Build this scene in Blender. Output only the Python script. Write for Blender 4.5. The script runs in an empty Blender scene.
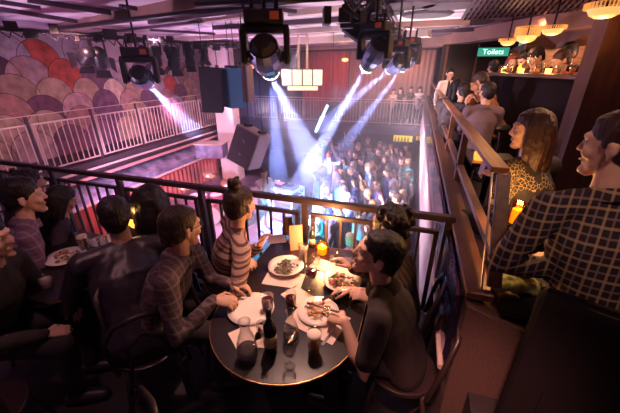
import bpy, bmesh, math, random
from mathutils import Vector, Matrix, noise, Quaternion
from math import radians as R, sin, cos, pi, tan, sqrt, atan2
SC = bpy.context.scene
COL = SC.collection
random.seed(7)
V = Vector
# ------------------------------------------------------------------ camera
FPX, TILT, HEAD, CAMH = 312.0, R(24), R(17.9), 2.05
cam = bpy.data.cameras.new('camera')
cam.sensor_fit = 'HORIZONTAL'; cam.sensor_width = 36.0; cam.lens = 36.0 * FPX / 620.0
cam.clip_start = 0.05; cam.clip_end = 200
camo = bpy.data.objects.new('camera', cam); COL.objects.link(camo)
camo.location = (0, 0, CAMH)
camo.rotation_euler = (pi / 2 - TILT, 0, HEAD)
SC.camera = camo
CFW = V((-sin(HEAD) * cos(TILT), cos(HEAD) * cos(TILT), -sin(TILT)))
CRT = V((cos(HEAD), sin(HEAD), 0)); CUP = CRT.cross(CFW); CC = V((0, 0, CAMH))
def ray(px, py): return CFW + CRT * ((px - 310) / FPX) + CUP * ((206.5 - py) / FPX)
def atz(px, py, z): d = ray(px, py); return CC + d * ((z - CAMH) / d.z)
def atx(px, py, x): d = ray(px, py); return CC + d * (x / d.x)
def aty(px, py, y): d = ray(px, py); return CC + d * (y / d.y)
def atd(px, py, t): return CC + ray(px, py) * t
# ------------------------------------------------------------------ world, exposure
w = bpy.data.worlds.new('world'); SC.world = w; w.use_nodes = True
bgn = w.node_tree.nodes['Background']
bgn.inputs[0].default_value = (0.40, 0.17, 0.29, 1); bgn.inputs[1].default_value = 0.09
SC.view_settings.view_transform = 'Standard'; SC.view_settings.look = 'None'
SC.view_settings.gamma = 1; SC.view_settings.use_curve_mapping = False
SC.view_settings.exposure = 0.95
SC.cycles.max_bounces = 8; SC.cycles.transparent_max_bounces = 24; SC.cycles.volume_bounces = 0
SC.cycles.volume_step_rate = 1.0; SC.cycles.volume_max_steps = 128
SC.cycles.sample_clamp_indirect = 3.0
SC.cycles.use_denoising = True
# ------------------------------------------------------------------ lights
def look(o, d):
    o.rotation_euler = V(d).to_track_quat('-Z', 'Y').to_euler()
def spot(loc, to, power, col, ang, blend=.4, rad=.05, name='spot_light'):
    l = bpy.data.lights.new(name, 'SPOT'); l.energy = power; l.color = col
    l.spot_size = R(ang); l.spot_blend = blend; l.shadow_soft_size = rad
    o = bpy.data.objects.new(name, l); COL.objects.link(o); o.location = loc
    look(o, V(to) - V(loc)); return o
def point(loc, power, col, rad=.05, name='point_light'):
    l = bpy.data.lights.new(name, 'POINT'); l.energy = power; l.color = col; l.shadow_soft_size = rad
    o = bpy.data.objects.new(name, l); COL.objects.link(o); o.location = loc; return o
def area(loc, to, power, col, sx, sy, name='area_light'):
    l = bpy.data.lights.new(name, 'AREA'); l.shape = 'RECTANGLE'; l.size = sx; l.size_y = sy; l.energy = power; l.color = col
    o = bpy.data.objects.new(name, l); COL.objects.link(o); o.location = loc; look(o, V(to) - V(loc)); return o
BLUE = (.42, .50, 1.0)
BM = 26.0   # beam strength of the moving heads (their lights are made with the fixtures)
# pink and red stage wash onto the left balcony, column and curtain
spot((-4.7, 3.6, 2.45), (-7.4, 5.4, .2), 135, (1, .46, .50), 95, .8, .12)
spot((-4.4, 6.9, 2.4), (-7.6, 8.6, .2), 160, (1, .44, .50), 95, .8, .12)
spot((-4.6, 5.2, 2.5), (-8.5, 7.0, 1.6), 70, (.85, .55, .80), 100, .9, .12)
spot((-3.4, 2.6, .1), (-7.3, 7.6, -1.2), 900, (1, .26, .28), 50, .7, .12)
spot((-3.2, 8.2, 2.2), (-6.4, 10.4, -.6), 420, (1, .50, .58), 36, .6, .1)
spot((-4.6, 2.5, .25), (-6.9, 7.2, -.6), 900, (.45, .55, 1), 44, .8, .1)
# stage and crowd
spot((-2.2, 6.0, 2.4), (-3.9, 8.4, -1.2), 2600, (1, .66, .75), 20, .6, .05)
spot((-5.3, 5.4, 2.4), (-4.9, 7.0, -2.2), 1500, (1, .22, .5), 55, .8, .1)
spot((-1.3, 2.42, -.25), (-1.9, 5.4, -1.9), 2000, (.03, .62, .95), 58, .7, .1)
spot((-5.0, 7.6, 2.4), (-1.2, 7.6, -1.4), 1300, (.25, .35, 1), 44, .8, .1)
spot((-3.3, 2.5, .0), (-.5, 7.6, -1.0), 5200, (1, .72, .80), 34, .8, .1)
spot((-4.2, 7.6, -.3), (-.8, 11.0, -1.0), 900, (.8, .5, .95), 40, .8, .1)
spot((-2.2, 4.2, 1.6), (.34, 5.2, .2), 300, (1, .70, .80), 90, .9, .1)
spot((-2.2, 8.2, 1.6), (.34, 8.2, .2), 240, (.9, .72, 1), 90, .9, .1)
# far drapes
spot((-4.6, 12.6, 2.3), (-3.9, 16, 1.1), 150, (1, .10, .10), 75, .8, .1)
spot((-.8, 12.5, 2.5), (-.6, 16, 1.2), 300, (1, .58, .52), 80, .8, .1)
# upward fill spots added to brighten the ceiling, with no fixtures of their own
spot((-6.5, 3.0, -.2), (-4.5, 4.6, 2.9), 300, (.85, .5, .85), 120, 1, .2)
spot((-6.4, 9.4, .0), (-3.8, 9.0, 2.9), 460, (.85, .5, .9), 130, 1, .2)
spot((.1, 9.0, .2), (-.6, 8.6, 2.9), 620, (1, .78, .78), 120, 1, .2)
spot((-.1, 4.5, .2), (.2, 5.6, 2.9), 300, (1, .72, .76), 120, 1, .2)
spot((3.2, 5.2, 1.95), (2.6, 5.5, 2.9), 150, (1, .5, .3), 130, 1, .2)
# house lights over the front tables
spot((-.7, 1.9, 2.75), (-.5, 1.4, .76), 105, (1, .54, .42), 50, .9, .06)
spot((-1.6, .6, 2.75), (-2.1, 1.6, .8), 22, (1, .46, .50), 85, 1, .1)
spot((.1, .1, 2.75), (.46, 1.2, .3), 190, (1, .42, .32), 24, 1, .1)
# warm light in the bar tier
spot((1.5, 2.6, 2.8), (.75, 1.9, 1.4), 52, (1, .52, .28), 90, .9, .06)
spot((.55, .6, 2.75), (.95, 1.7, 1.5), 14, (1, .6, .45), 60, .9, .06)
spot((1.3, 3.4, 2.8), (.8, 4.8, 1.4), 90, (1, .5, .3), 80, .9, .1)
spot((.9, 6.6, 2.8), (.8, 8, 1.4), 110, (1, .55, .38), 80, .9, .1)
spot((1.9, 6.9, 2.75), (2.1, 8.3, 1.9), 45, (1, .42, .2), 110, .9, .1)
spot((3.2, 6.0, 2.75), (3.0, 8.3, 1.9), 190, (1, .42, .2), 100, .9, .1)

# ------------------------------------------------------------------ materials
MATS = {}
def mat(name, col, rough=.6, metal=0, emit=None, estr=0, spec=.5, bump=None, trans=0, alpha=1, sheen=0, var=0, vscale=6):
    if name in MATS: return MATS[name]
    m = bpy.data.materials.new(name); m.use_nodes = True
    nt = m.node_tree; b = nt.nodes['Principled BSDF']
    b.inputs['Base Color'].default_value = (*col, 1); b.inputs['Roughness'].default_value = rough
    b.inputs['Metallic'].default_value = metal; b.inputs['Specular IOR Level'].default_value = spec
    b.inputs['Transmission Weight'].default_value = trans
    if emit: b.inputs['Emission Color'].default_value = (*emit, 1); b.inputs['Emission Strength'].default_value = estr
    tc = nt.nodes.new('ShaderNodeTexCoord')
    if var:
        n = nt.nodes.new('ShaderNodeTexNoise'); n.inputs['Scale'].default_value = vscale; n.inputs['Detail'].default_value = 5
        nt.links.new(tc.outputs['Object'], n.inputs['Vector'])
        rp = nt.nodes.new('ShaderNodeValToRGB')
        rp.color_ramp.elements[0].position = .3; rp.color_ramp.elements[1].position = .7
        rp.color_ramp.elements[0].color = (*[c * (1 - var) for c in col], 1)
        rp.color_ramp.elements[1].color = (*[min(1, c * (1 + var)) for c in col], 1)
        nt.links.new(n.outputs[0], rp.inputs[0]); nt.links.new(rp.outputs[0], b.inputs['Base Color'])
    if bump:
        sc, st = bump
        n2 = nt.nodes.new('ShaderNodeTexNoise'); n2.inputs['Scale'].default_value = sc; n2.inputs['Detail'].default_value = 4
        nt.links.new(tc.outputs['Object'], n2.inputs['Vector'])
        bp = nt.nodes.new('ShaderNodeBump'); bp.inputs['Strength'].default_value = st; bp.inputs['Distance'].default_value = .02
        nt.links.new(n2.outputs[0], bp.inputs['Height']); nt.links.new(bp.outputs[0], b.inputs['Normal'])
    MATS[name] = m; return m
def nodes(m): return m.node_tree.nodes, m.node_tree.links, m.node_tree.nodes['Principled BSDF']
def glass_mat(name, col=(1, 1, 1), rough=.02, ior=1.45):
    if name in MATS: return MATS[name]
    m = bpy.data.materials.new(name); m.use_nodes = True; nt = m.node_tree
    nt.nodes.remove(nt.nodes['Principled BSDF']); out = nt.nodes['Material Output']
    tr = nt.nodes.new('ShaderNodeBsdfTransparent'); tr.inputs[0].default_value = (*[c * .97 for c in col], 1)
    gl = nt.nodes.new('ShaderNodeBsdfGlossy'); gl.inputs['Roughness'].default_value = .04
    lw = nt.nodes.new('ShaderNodeLayerWeight'); lw.inputs['Blend'].default_value = .14
    mx = nt.nodes.new('ShaderNodeMixShader'); nt.links.new(lw.outputs['Facing'], mx.inputs[0]); nt.links.new(tr.outputs[0], mx.inputs[1]); nt.links.new(gl.outputs[0], mx.inputs[2]); nt.links.new(mx.outputs[0], out.inputs[0])
    MATS[name] = m; return m
def stripes(name, cols, scale, axis=2, rough=.85, noise_amt=0, bumpy=0):
    """bands along one object axis, colours cycle"""
    m = mat(name, cols[0], rough); N, L, b = nodes(m)
    tc = N.new('ShaderNodeTexCoord'); sp = N.new('ShaderNodeSeparateXYZ'); L.new(tc.outputs['Object'], sp.inputs[0])
    mu = N.new('ShaderNodeMath'); mu.operation = 'MULTIPLY'; mu.inputs[1].default_value = scale; L.new(sp.outputs[axis], mu.inputs[0])
    fr = N.new('ShaderNodeMath'); fr.operation = 'FRACT'
    if noise_amt:
        nz = N.new('ShaderNodeTexNoise'); nz.inputs['Scale'].default_value = 8; L.new(tc.outputs['Object'], nz.inputs['Vector'])
        ad = N.new('ShaderNodeMath'); ad.operation = 'MULTIPLY_ADD'; ad.inputs[1].default_value = noise_amt
        L.new(nz.outputs[0], ad.inputs[0]); L.new(mu.outputs[0], ad.inputs[2]); L.new(ad.outputs[0], fr.inputs[0])
    else: L.new(mu.outputs[0], fr.inputs[0])
    rp = N.new('ShaderNodeValToRGB'); rp.color_ramp.interpolation = 'CONSTANT'
    e = rp.color_ramp.elements
    while len(e) < len(cols): e.new(.5)
    for i, c in enumerate(cols): e[i].position = i / len(cols); e[i].color = (*c, 1)
    L.new(fr.outputs[0], rp.inputs[0]); L.new(rp.outputs[0], b.inputs['Base Color'])
    if bumpy:
        nz = N.new('ShaderNodeTexNoise'); nz.inputs['Scale'].default_value = 90; L.new(tc.outputs['Object'], nz.inputs['Vector'])
        bp = N.new('ShaderNodeBump'); bp.inputs['Strength'].default_value = bumpy; bp.inputs['Distance'].default_value = .01
        L.new(nz.outputs[0], bp.inputs['Height']); L.new(bp.outputs[0], b.inputs['Normal'])
    return m
def plaid(name, base, line, line2, scale, rot=0):
    m = mat(name, base, .9); N, L, b = nodes(m)
    tc = N.new('ShaderNodeTexCoord'); mp = N.new('ShaderNodeMapping'); mp.inputs['Rotation'].default_value = (0, 0, rot)
    L.new(tc.outputs['Object'], mp.inputs[0]); mp.inputs['Rotation'].default_value = (0, 0, .62); sp = N.new('ShaderNodeSeparateXYZ'); L.new(mp.outputs[0], sp.inputs[0])
    def band(axis, s, off, lo):
        mu = N.new('ShaderNodeMath'); mu.operation = 'MULTIPLY_ADD'; mu.inputs[1].default_value = s; mu.inputs[2].default_value = off
        L.new(sp.outputs[axis], mu.inputs[0]); f = N.new('ShaderNodeMath'); f.operation = 'FRACT'; L.new(mu.outputs[0], f.inputs[0])
        g = N.new('ShaderNodeMath'); g.operation = 'LESS_THAN'; g.inputs[1].default_value = lo; L.new(f.outputs[0], g.inputs[0]); return g
    a1, a2 = band(0, scale, .1, .15), band(2, scale, .2, .15)
    b1, b2 = band(0, scale, .6, .12), band(2, scale, .7, .12)
    def mix(fac, c0, c1, k):
        mx = N.new('ShaderNodeMix'); mx.data_type = 'RGBA'
        mk = N.new('ShaderNodeMath'); mk.operation = 'MULTIPLY'; mk.inputs[1].default_value = k; L.new(fac, mk.inputs[0])
        L.new(mk.outputs[0], mx.inputs[0])
        if isinstance(c0, tuple): mx.inputs[6].default_value = (*c0, 1)
        else: L.new(c0, mx.inputs[6])
        mx.inputs[7].default_value = (*c1, 1); return mx.outputs[2]
    c = mix(b1.outputs[0], base, line2, .6); c = mix(b2.outputs[0], c, line2, .6)
    c = mix(a1.outputs[0], c, line, .55); c = mix(a2.outputs[0], c, line, .55)
    L.new(c, b.inputs['Base Color']); return m
def wood(name, c0, c1, scale=(1, 12, 12), rough=.4):
    m = mat(name, c0, rough); N, L, b = nodes(m)
    tc = N.new('ShaderNodeTexCoord'); mp = N.new('ShaderNodeMapping'); mp.inputs['Scale'].default_value = scale
    L.new(tc.outputs['Object'], mp.inputs[0]); n = N.new('ShaderNodeTexNoise'); n.inputs['Scale'].default_value = 3; n.inputs['Detail'].default_value = 6
    L.new(mp.outputs[0], n.inputs['Vector']); rp = N.new('ShaderNodeValToRGB')
    rp.color_ramp.elements[0].position = .35; rp.color_ramp.elements[1].position = .68
    rp.color_ramp.elements[0].color = (*c0, 1); rp.color_ramp.elements[1].color = (*c1, 1)
    L.new(n.outputs[0], rp.inputs[0]); L.new(rp.outputs[0], b.inputs['Base Color']); return m

M_blk = mat('black_metal', (.02, .017, .022), .38, .5)
M_blkp = mat('black_plastic', (.022, .02, .025), .45)
M_dark = mat('dark_cloth', (.03, .022, .028), .9)
M_chrome = mat('chrome', (.7, .68, .7), .18, 1)
M_white = mat('white_paint', (.72, .68, .68), .5)
M_pipe = mat('rig_pipe', (.05, .04, .05), .4, .7)
M_brass = mat('brass_edge', (.62, .36, .16), .3, 1)

# ------------------------------------------------------------------ mesh building
class MB:
    def __init__(s): s.v = []; s.f = []; s.mi = []; s.m = 0
    def add(s, vs, fs):
        o = len(s.v); s.v += [V(a) for a in vs]
        for f in fs: s.f.append([i + o for i in f]); s.mi.append(s.m)
        return s
    def box(s, c, size, rot=None, taper=1):
        c = V(c); x, y, z = [a / 2 for a in size]
        q = [V((i * x * (taper if k > 0 else 1), j * y * (taper if k > 0 else 1), k * z)) for k in (-1, 1) for j in (-1, 1) for i in (-1, 1)]
        if rot is not None:
            M = rot if isinstance(rot, (Matrix, Quaternion)) else Matrix.Rotation(rot, 3, 'Z'); q = [M @ a for a in q]
        return s.add([c + a for a in q], [(0, 2, 3, 1), (4, 5, 7, 6), (0, 1, 5, 4), (2, 6, 7, 3), (0, 4, 6, 2), (1, 3, 7, 5)])
    def bar(s, p0, p1, wx, wz, up=(0, 0, 1)):
        """rectangular bar between two points"""
        p0, p1 = V(p0), V(p1); d = (p1 - p0).normalized(); u = V(up)
        sd = d.cross(u)
        if sd.length < 1e-4: sd = d.cross(V((1, 0, 0)))
        sd.normalize(); u = sd.cross(d)
        q = [p + sd * (i * wx / 2) + u * (k * wz / 2) for p in (p0, p1) for k in (-1, 1) for i in (-1, 1)]
        return s.add(q, [(0, 2, 3, 1), (4, 5, 7, 6), (0, 1, 5, 4), (2, 6, 7, 3), (0, 4, 6, 2), (1, 3, 7, 5)])
    def cyl(s, p0, p1, r0, r1=None, n=12, cap=True):
        r1 = r0 if r1 is None else r1; p0, p1 = V(p0), V(p1); d = (p1 - p0).normalized()
        a = d.orthogonal().normalized(); b = d.cross(a)
        vs = [p + (a * cos(t) + b * sin(t)) * r for p, r in ((p0, r0), (p1, r1)) for t in [2 * pi * i / n for i in range(n)]]
        fs = [(i, (i + 1) % n, n + (i + 1) % n, n + i) for i in range(n)]
        if cap: fs += [tuple(range(n - 1, -1, -1)), tuple(range(n, 2 * n))]
        return s.add(vs, fs)
    def lathe(s, prof, c=(0, 0, 0), n=24, axis=None, close=False):
        c = V(c); q = V(axis).to_track_quat('Z', 'Y') if axis is not None else None
        vs = []
        for r, z in prof:
            for i in range(n):
                t = 2 * pi * i / n; p = V((r * cos(t), r * sin(t), z)); vs.append(c + (q @ p if q else p))
        fs = [(j * n + i, j * n + (i + 1) % n, (j + 1) * n + (i + 1) % n, (j + 1) * n + i) for j in range(len(prof) - 1) for i in range(n)]
        return s.add(vs, fs)
    def ell(s, c, r, n=12, rot=None):
        c = V(c); m = max(6, n * 2 // 3); vs = []; 
        M = rot
        for j in range(1, m):
            a = pi * j / m
            for i in range(n):
                t = 2 * pi * i / n; p = V((r[0] * sin(a) * cos(t), r[1] * sin(a) * sin(t), r[2] * cos(a))); vs.append(c + (M @ p if M else p))
        top = V((0, 0, r[2])); bot = V((0, 0, -r[2]))
        vs += [c + (M @ top if M else top), c + (M @ bot if M else bot)]
        k = (m - 1) * n; fs = []
        for j in range(m - 2):
            for i in range(n): fs.append((j * n + i, (j + 1) * n + i, (j + 1) * n + (i + 1) % n, j * n + (i + 1) % n))
        for i in range(n):
            fs.append((k, i, (i + 1) % n)); fs.append((k + 1, (m - 2) * n + (i + 1) % n, (m - 2) * n + i))
        return s.add(vs, fs)
    def tube(s, pts, rad, side=None, n=12, caps=True):
        """sweep through pts; rad = r or (r_side, r_other) per point; rounded ends"""
        pts = [V(p) for p in pts]; rr = [(r, r) if not isinstance(r, tuple) else r for r in rad]
        T = []
        for i in range(len(pts)):
            a = pts[max(0, i - 1)]; b = pts[min(len(pts) - 1, i + 1)]; T.append((b - a).normalized())
        if caps:
            P, Q, TT = [], [], []
            for k in (.2, .6, .87, ):
                h = sqrt(1 - k * k); P.append(pts[0] - T[0] * min(rr[0]) * h); Q.append((rr[0][0] * k, rr[0][1] * k)); TT.append(T[0])
            P += pts; Q += rr; TT += T
            for k in (.87, .6, .2):
                h = sqrt(1 - k * k); P.append(pts[-1] + T[-1] * min(rr[-1]) * h); Q.append((rr[-1][0] * k, rr[-1][1] * k)); TT.append(T[-1])
        else: P, Q, TT = pts, rr, T
        vs = []; last = None
        for p, q, t in zip(P, Q, TT):
            if side is not None: a = V(side) - t * V(side).dot(t)
            else: a = last - t * last.dot(t) if last is not None else t.orthogonal()
            if a.length < 1e-5: a = t.orthogonal()
            a.normalize(); last = a; b = t.cross(a)
            for i in range(n):
                u = 2 * pi * i / n; vs.append(p + a * (q[0] * cos(u)) + b * (q[1] * sin(u)))
        m = len(P)
        fs = [(j * n + i, j * n + (i + 1) % n, (j + 1) * n + (i + 1) % n, (j + 1) * n + i) for j in range(m - 1) for i in range(n)]
        fs += [tuple(range(n - 1, -1, -1)), tuple(range((m - 1) * n, m * n))]
        return s.add(vs, fs)
    def prism(s, pts, z0, z1):
        n = len(pts); vs = [V((x, y, z0)) for x, y in pts] + [V((x, y, z1)) for x, y in pts]
        return s.add(vs, [tuple(range(n - 1, -1, -1)), tuple(range(n, 2 * n))] + [(i, (i + 1) % n, n + (i + 1) % n, n + i) for i in range(n)])
    def mesh(s, name):
        me = bpy.data.meshes.new(name); me.from_pydata([tuple(v) for v in s.v], [], s.f); me.update()
        me.polygons.foreach_set('material_index', s.mi)
        return me
    def build(s, name, m, parent=None, smooth=False, bevel=0, loc=None, seg=2):
        me = s.mesh(name); o = bpy.data.objects.new(name, me); COL.objects.link(o)
        for k in (m if isinstance(m, (list, tuple)) else [m]): me.materials.append(k)
        if parent: o.parent = parent
        if loc is not None: o.location = loc
        if smooth: me.polygons.foreach_set('use_smooth', [True] * len(me.polygons))
        if bevel:
            b = o.modifiers.new('bevel', 'BEVEL'); b.width = bevel; b.segments = seg; b.limit_method = 'ANGLE'; b.angle_limit = R(40)
        return o
def tag(o, label=None, cat=None, group=None, kind=None):
    if label: o['label'] = label
    if cat: o['category'] = cat
    if group: o['group'] = group
    if kind: o['kind'] = kind
    return o
def thing(name, label, cat, loc=(0, 0, 0), rz=0, group=None):
    o = bpy.data.objects.new(name, None); COL.objects.link(o); o.location = loc; o.rotation_euler = (0, 0, rz)
    o.empty_display_size = .1
    return tag(o, label, cat, group)
def copy_tree(o, parent=None):
    c = o.copy(); COL.objects.link(c); c.parent = parent
    for ch in list(o.children): copy_tree(ch, c)
    return c
def remeshed(mb, vox, name, fn=None, it=2):
    """voxel union of all the shapes in mb -> one continuous mesh"""
    me = mb.mesh('tmp'); o = bpy.data.objects.new('tmp', me); COL.objects.link(o)
    r = o.modifiers.new('r', 'REMESH'); r.mode = 'VOXEL'; r.voxel_size = vox; r.use_smooth_shade = True
    if it: s_ = o.modifiers.new('s', 'SMOOTH'); s_.factor = .5; s_.iterations = it
    dg = bpy.context.evaluated_depsgraph_get(); out = bpy.data.meshes.new_from_object(o.evaluated_get(dg)); out.name = name
    bpy.data.objects.remove(o); bpy.data.meshes.remove(me)
    if fn:
        for v in out.vertices:
            v.co = fn(v.co.copy(), v.normal.copy())
        out.update()
    out.polygons.foreach_set('use_smooth', [True] * len(out.polygons))
    return out
def meshobj(me, name, m, parent=None):
    o = bpy.data.objects.new(name, me); COL.objects.link(o); me.materials.clear(); me.materials.append(m)
    if parent: o.parent = parent
    return o
# ------------------------------------------------------------------ people
def skin_mat(name, col):
    m = mat('skin_' + name, col, .55, var=.08, vscale=25)
    return m
SKIN = {'fair': skin_mat('fair', (.62, .36, .27)), 'tan': skin_mat('tan', (.48, .27, .19)), 'brown': skin_mat('brown', (.26, .13, .085))}
def hair_mat(name, col):
    m = mat('hair_' + name, col, .5, spec=.35); N, L, b = nodes(m)
    tc = N.new('ShaderNodeTexCoord'); mp = N.new('ShaderNodeMapping'); mp.inputs['Scale'].default_value = (95, 95, 9); L.new(tc.outputs['Object'], mp.inputs[0])
    nz = N.new('ShaderNodeTexNoise'); nz.inputs['Scale'].default_value = 1; nz.inputs['Detail'].default_value = 3; L.new(mp.outputs[0], nz.inputs['Vector'])
    bp = N.new('ShaderNodeBump'); bp.inputs['Strength'].default_value = .7; bp.inputs['Distance'].default_value = .008; L.new(nz.outputs[0], bp.inputs['Height']); L.new(bp.outputs[0], b.inputs['Normal'])
    rp = N.new('ShaderNodeValToRGB'); rp.color_ramp.elements[0].position = .35; rp.color_ramp.elements[1].position = .7; rp.color_ramp.elements[0].color = (*[c * .55 for c in col], 1); rp.color_ramp.elements[1].color = (*[c * 1.5 for c in col], 1)
    L.new(nz.outputs[0], rp.inputs[0]); L.new(rp.outputs[0], b.inputs['Base Color']); return m
HAIR = {'black': hair_mat('black', (.012, .008, .010)), 'brown': hair_mat('brown', (.032, .015, .012)), 'chestnut': hair_mat('chestnut', (.040, .015, .010)),
        'grey': hair_mat('grey', (.22, .18, .17)), 'blond': hair_mat('blond', (.32, .19, .09)), 'ginger': hair_mat('ginger', (.22, .07, .03))}
M_eye = mat('eye_white', (.45, .38, .36), .35); M_iris = mat('eye_iris', (.03, .015, .01), .15); M_lip = mat('lips', (.42, .13, .12), .4)
def ffold(amp, fr, seed=0):
    o = V((seed * 3.7, seed * 1.3, seed * 7.1))
    def fn(p, n):
        q = V((p.x * fr, p.y * fr, p.z * fr * .55)) + o
        d = noise.noise(q) + .5 * noise.noise(q * 2.3)
        return p + n * (d * amp)
    return fn
def head_blobs(mb, M, k=1, fine=True, beard=False):
    """head in its own frame: face +Y, centre between the ears; M maps to person space"""
    def e(c, r, n=14): mb.ell(M @ (V(c) * k), (r[0] * k, r[1] * k, r[2] * k), n, M.to_3x3())
    def t(pp, rr, side=None): mb.tube([M @ (V(p) * k) for p in pp], [r * k if not isinstance(r, tuple) else (r[0] * k, r[1] * k) for r in rr], (M.to_3x3() @ V(side)) if side else None)
    e((0, -.005, .03), (.076, .094, .09), 18)
    e((0, .03, .0), (.062, .066, .075))
    t([(0, .025, -.03), (0, .048, -.075), (0, .064, -.098)], [(.056, .045), (.044, .034), (.022, .02)], (1, 0, 0))
    if fine:
        t([(0, .088, .025), (0, .098, .002), (0, .106, -.018)], [.008, .010, .0115])      # nose
        e((-.010, .097, -.023), (.008, .009, .007), 8); e((.010, .097, -.023), (.008, .009, .007), 8)
        t([(-.045, .074, .034), (-.02, .09, .034), (.02, .09, .034), (.045, .074, .034)], [.009, .011, .011, .009])   # brow
        e((-.04, .068, -.022), (.02, .02, .022)); e((.04, .068, -.022), (.02, .02, .022))                   # cheeks
        t([(-.02, .080, -.052), (0, .088, -.051), (.02, .080, -.052)], [.006, .008, .006])                       # lips
        t([(-.016, .078, -.062), (0, .085, -.063), (.016, .078, -.062)], [.006, .008, .006])
        e((0, .080, -.094), (.022, .017, .017), 8)                                                                    # chin
    for s in (-1, 1):
        t([(s * .075, .004, .018), (s * .083, -.012, .016), (s * .084, -.014, -.006), (s * .076, -.002, -.03)], [.008, .010, .009, .007])
        e((s * .078, -.003, -.004), (.006, .014, .024), 8)
def hand_blobs(mb, wrist, d, n, k=1, left=False, curl=.5, spread=.1, point=False):
    """wrist position, direction towards the knuckles, palm normal (palm side)"""
    d = V(d).normalized(); n = (V(n) - d * V(n).dot(d)).normalized(); s = d.cross(n)   # s runs towards the little-finger or thumb side
    if left: s = -s
    W = V(wrist)
    mb.tube([W, W + d * .04 * k, W + d * .085 * k], [(.026 * k, .018 * k), (.038 * k, .016 * k), (.04 * k, .013 * k)], s)
    L = (.070, .078, .073, .057)
    for i in range(4):
        off = (1.5 - i) * .0195 * k
        a = W + d * (.085 - abs(i - 1.2) * .004) * k + s * off
        dd = (d + s * ((1.5 - i) * spread)).normalized(); c = curl * (1 + .12 * i)
        if point and i == 0: c = .1
        P = [a - dd * .02 * k, a]; cur = a
        for j, (fr, b) in enumerate(((.45, .5), (.3, 1.2), (.25, 1.7))):
            ang = c * b
            v = dd * cos(ang) + n * sin(ang); cur = cur + v * (L[i] * fr * k); P.append(cur)
        mb.tube(P, [.0095 * k, .0095 * k, .0086 * k, .0078 * k, .0068 * k], n=8)
    a = W + d * .022 * k + s * .026 * k                       # thumb leaves the side of the palm near its base
    v1 = (d * .65 + s * .7 + n * .25).normalized(); v2 = (d * .85 + s * (.25 - curl * .3) + n * .45).normalized()
    mb.tube([a - s * .01, a, a + v1 * .042 * k, a + v1 * .042 * k + v2 * .03 * k, a + v1 * .042 * k + v2 * .052 * k], [.012 * k, .0125 * k, .0105 * k, .0095 * k, .008 * k], n=8)
def ik(sh, wr, l1, l2, pole):
    d = wr - sh; L = d.length; mx = (l1 + l2) * .995
    if L > mx: wr = sh + d * (mx / L); d = wr - sh; L = mx
    a = (l1 * l1 - l2 * l2 + L * L) / (2 * L); h = sqrt(max(0, l1 * l1 - a * a)); u = d / L
    p = V(pole) - u * V(pole).dot(u)
    p = p.normalized() if p.length > 1e-4 else u.orthogonal().normalized()
    return sh + u * a + p * h, wr
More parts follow.
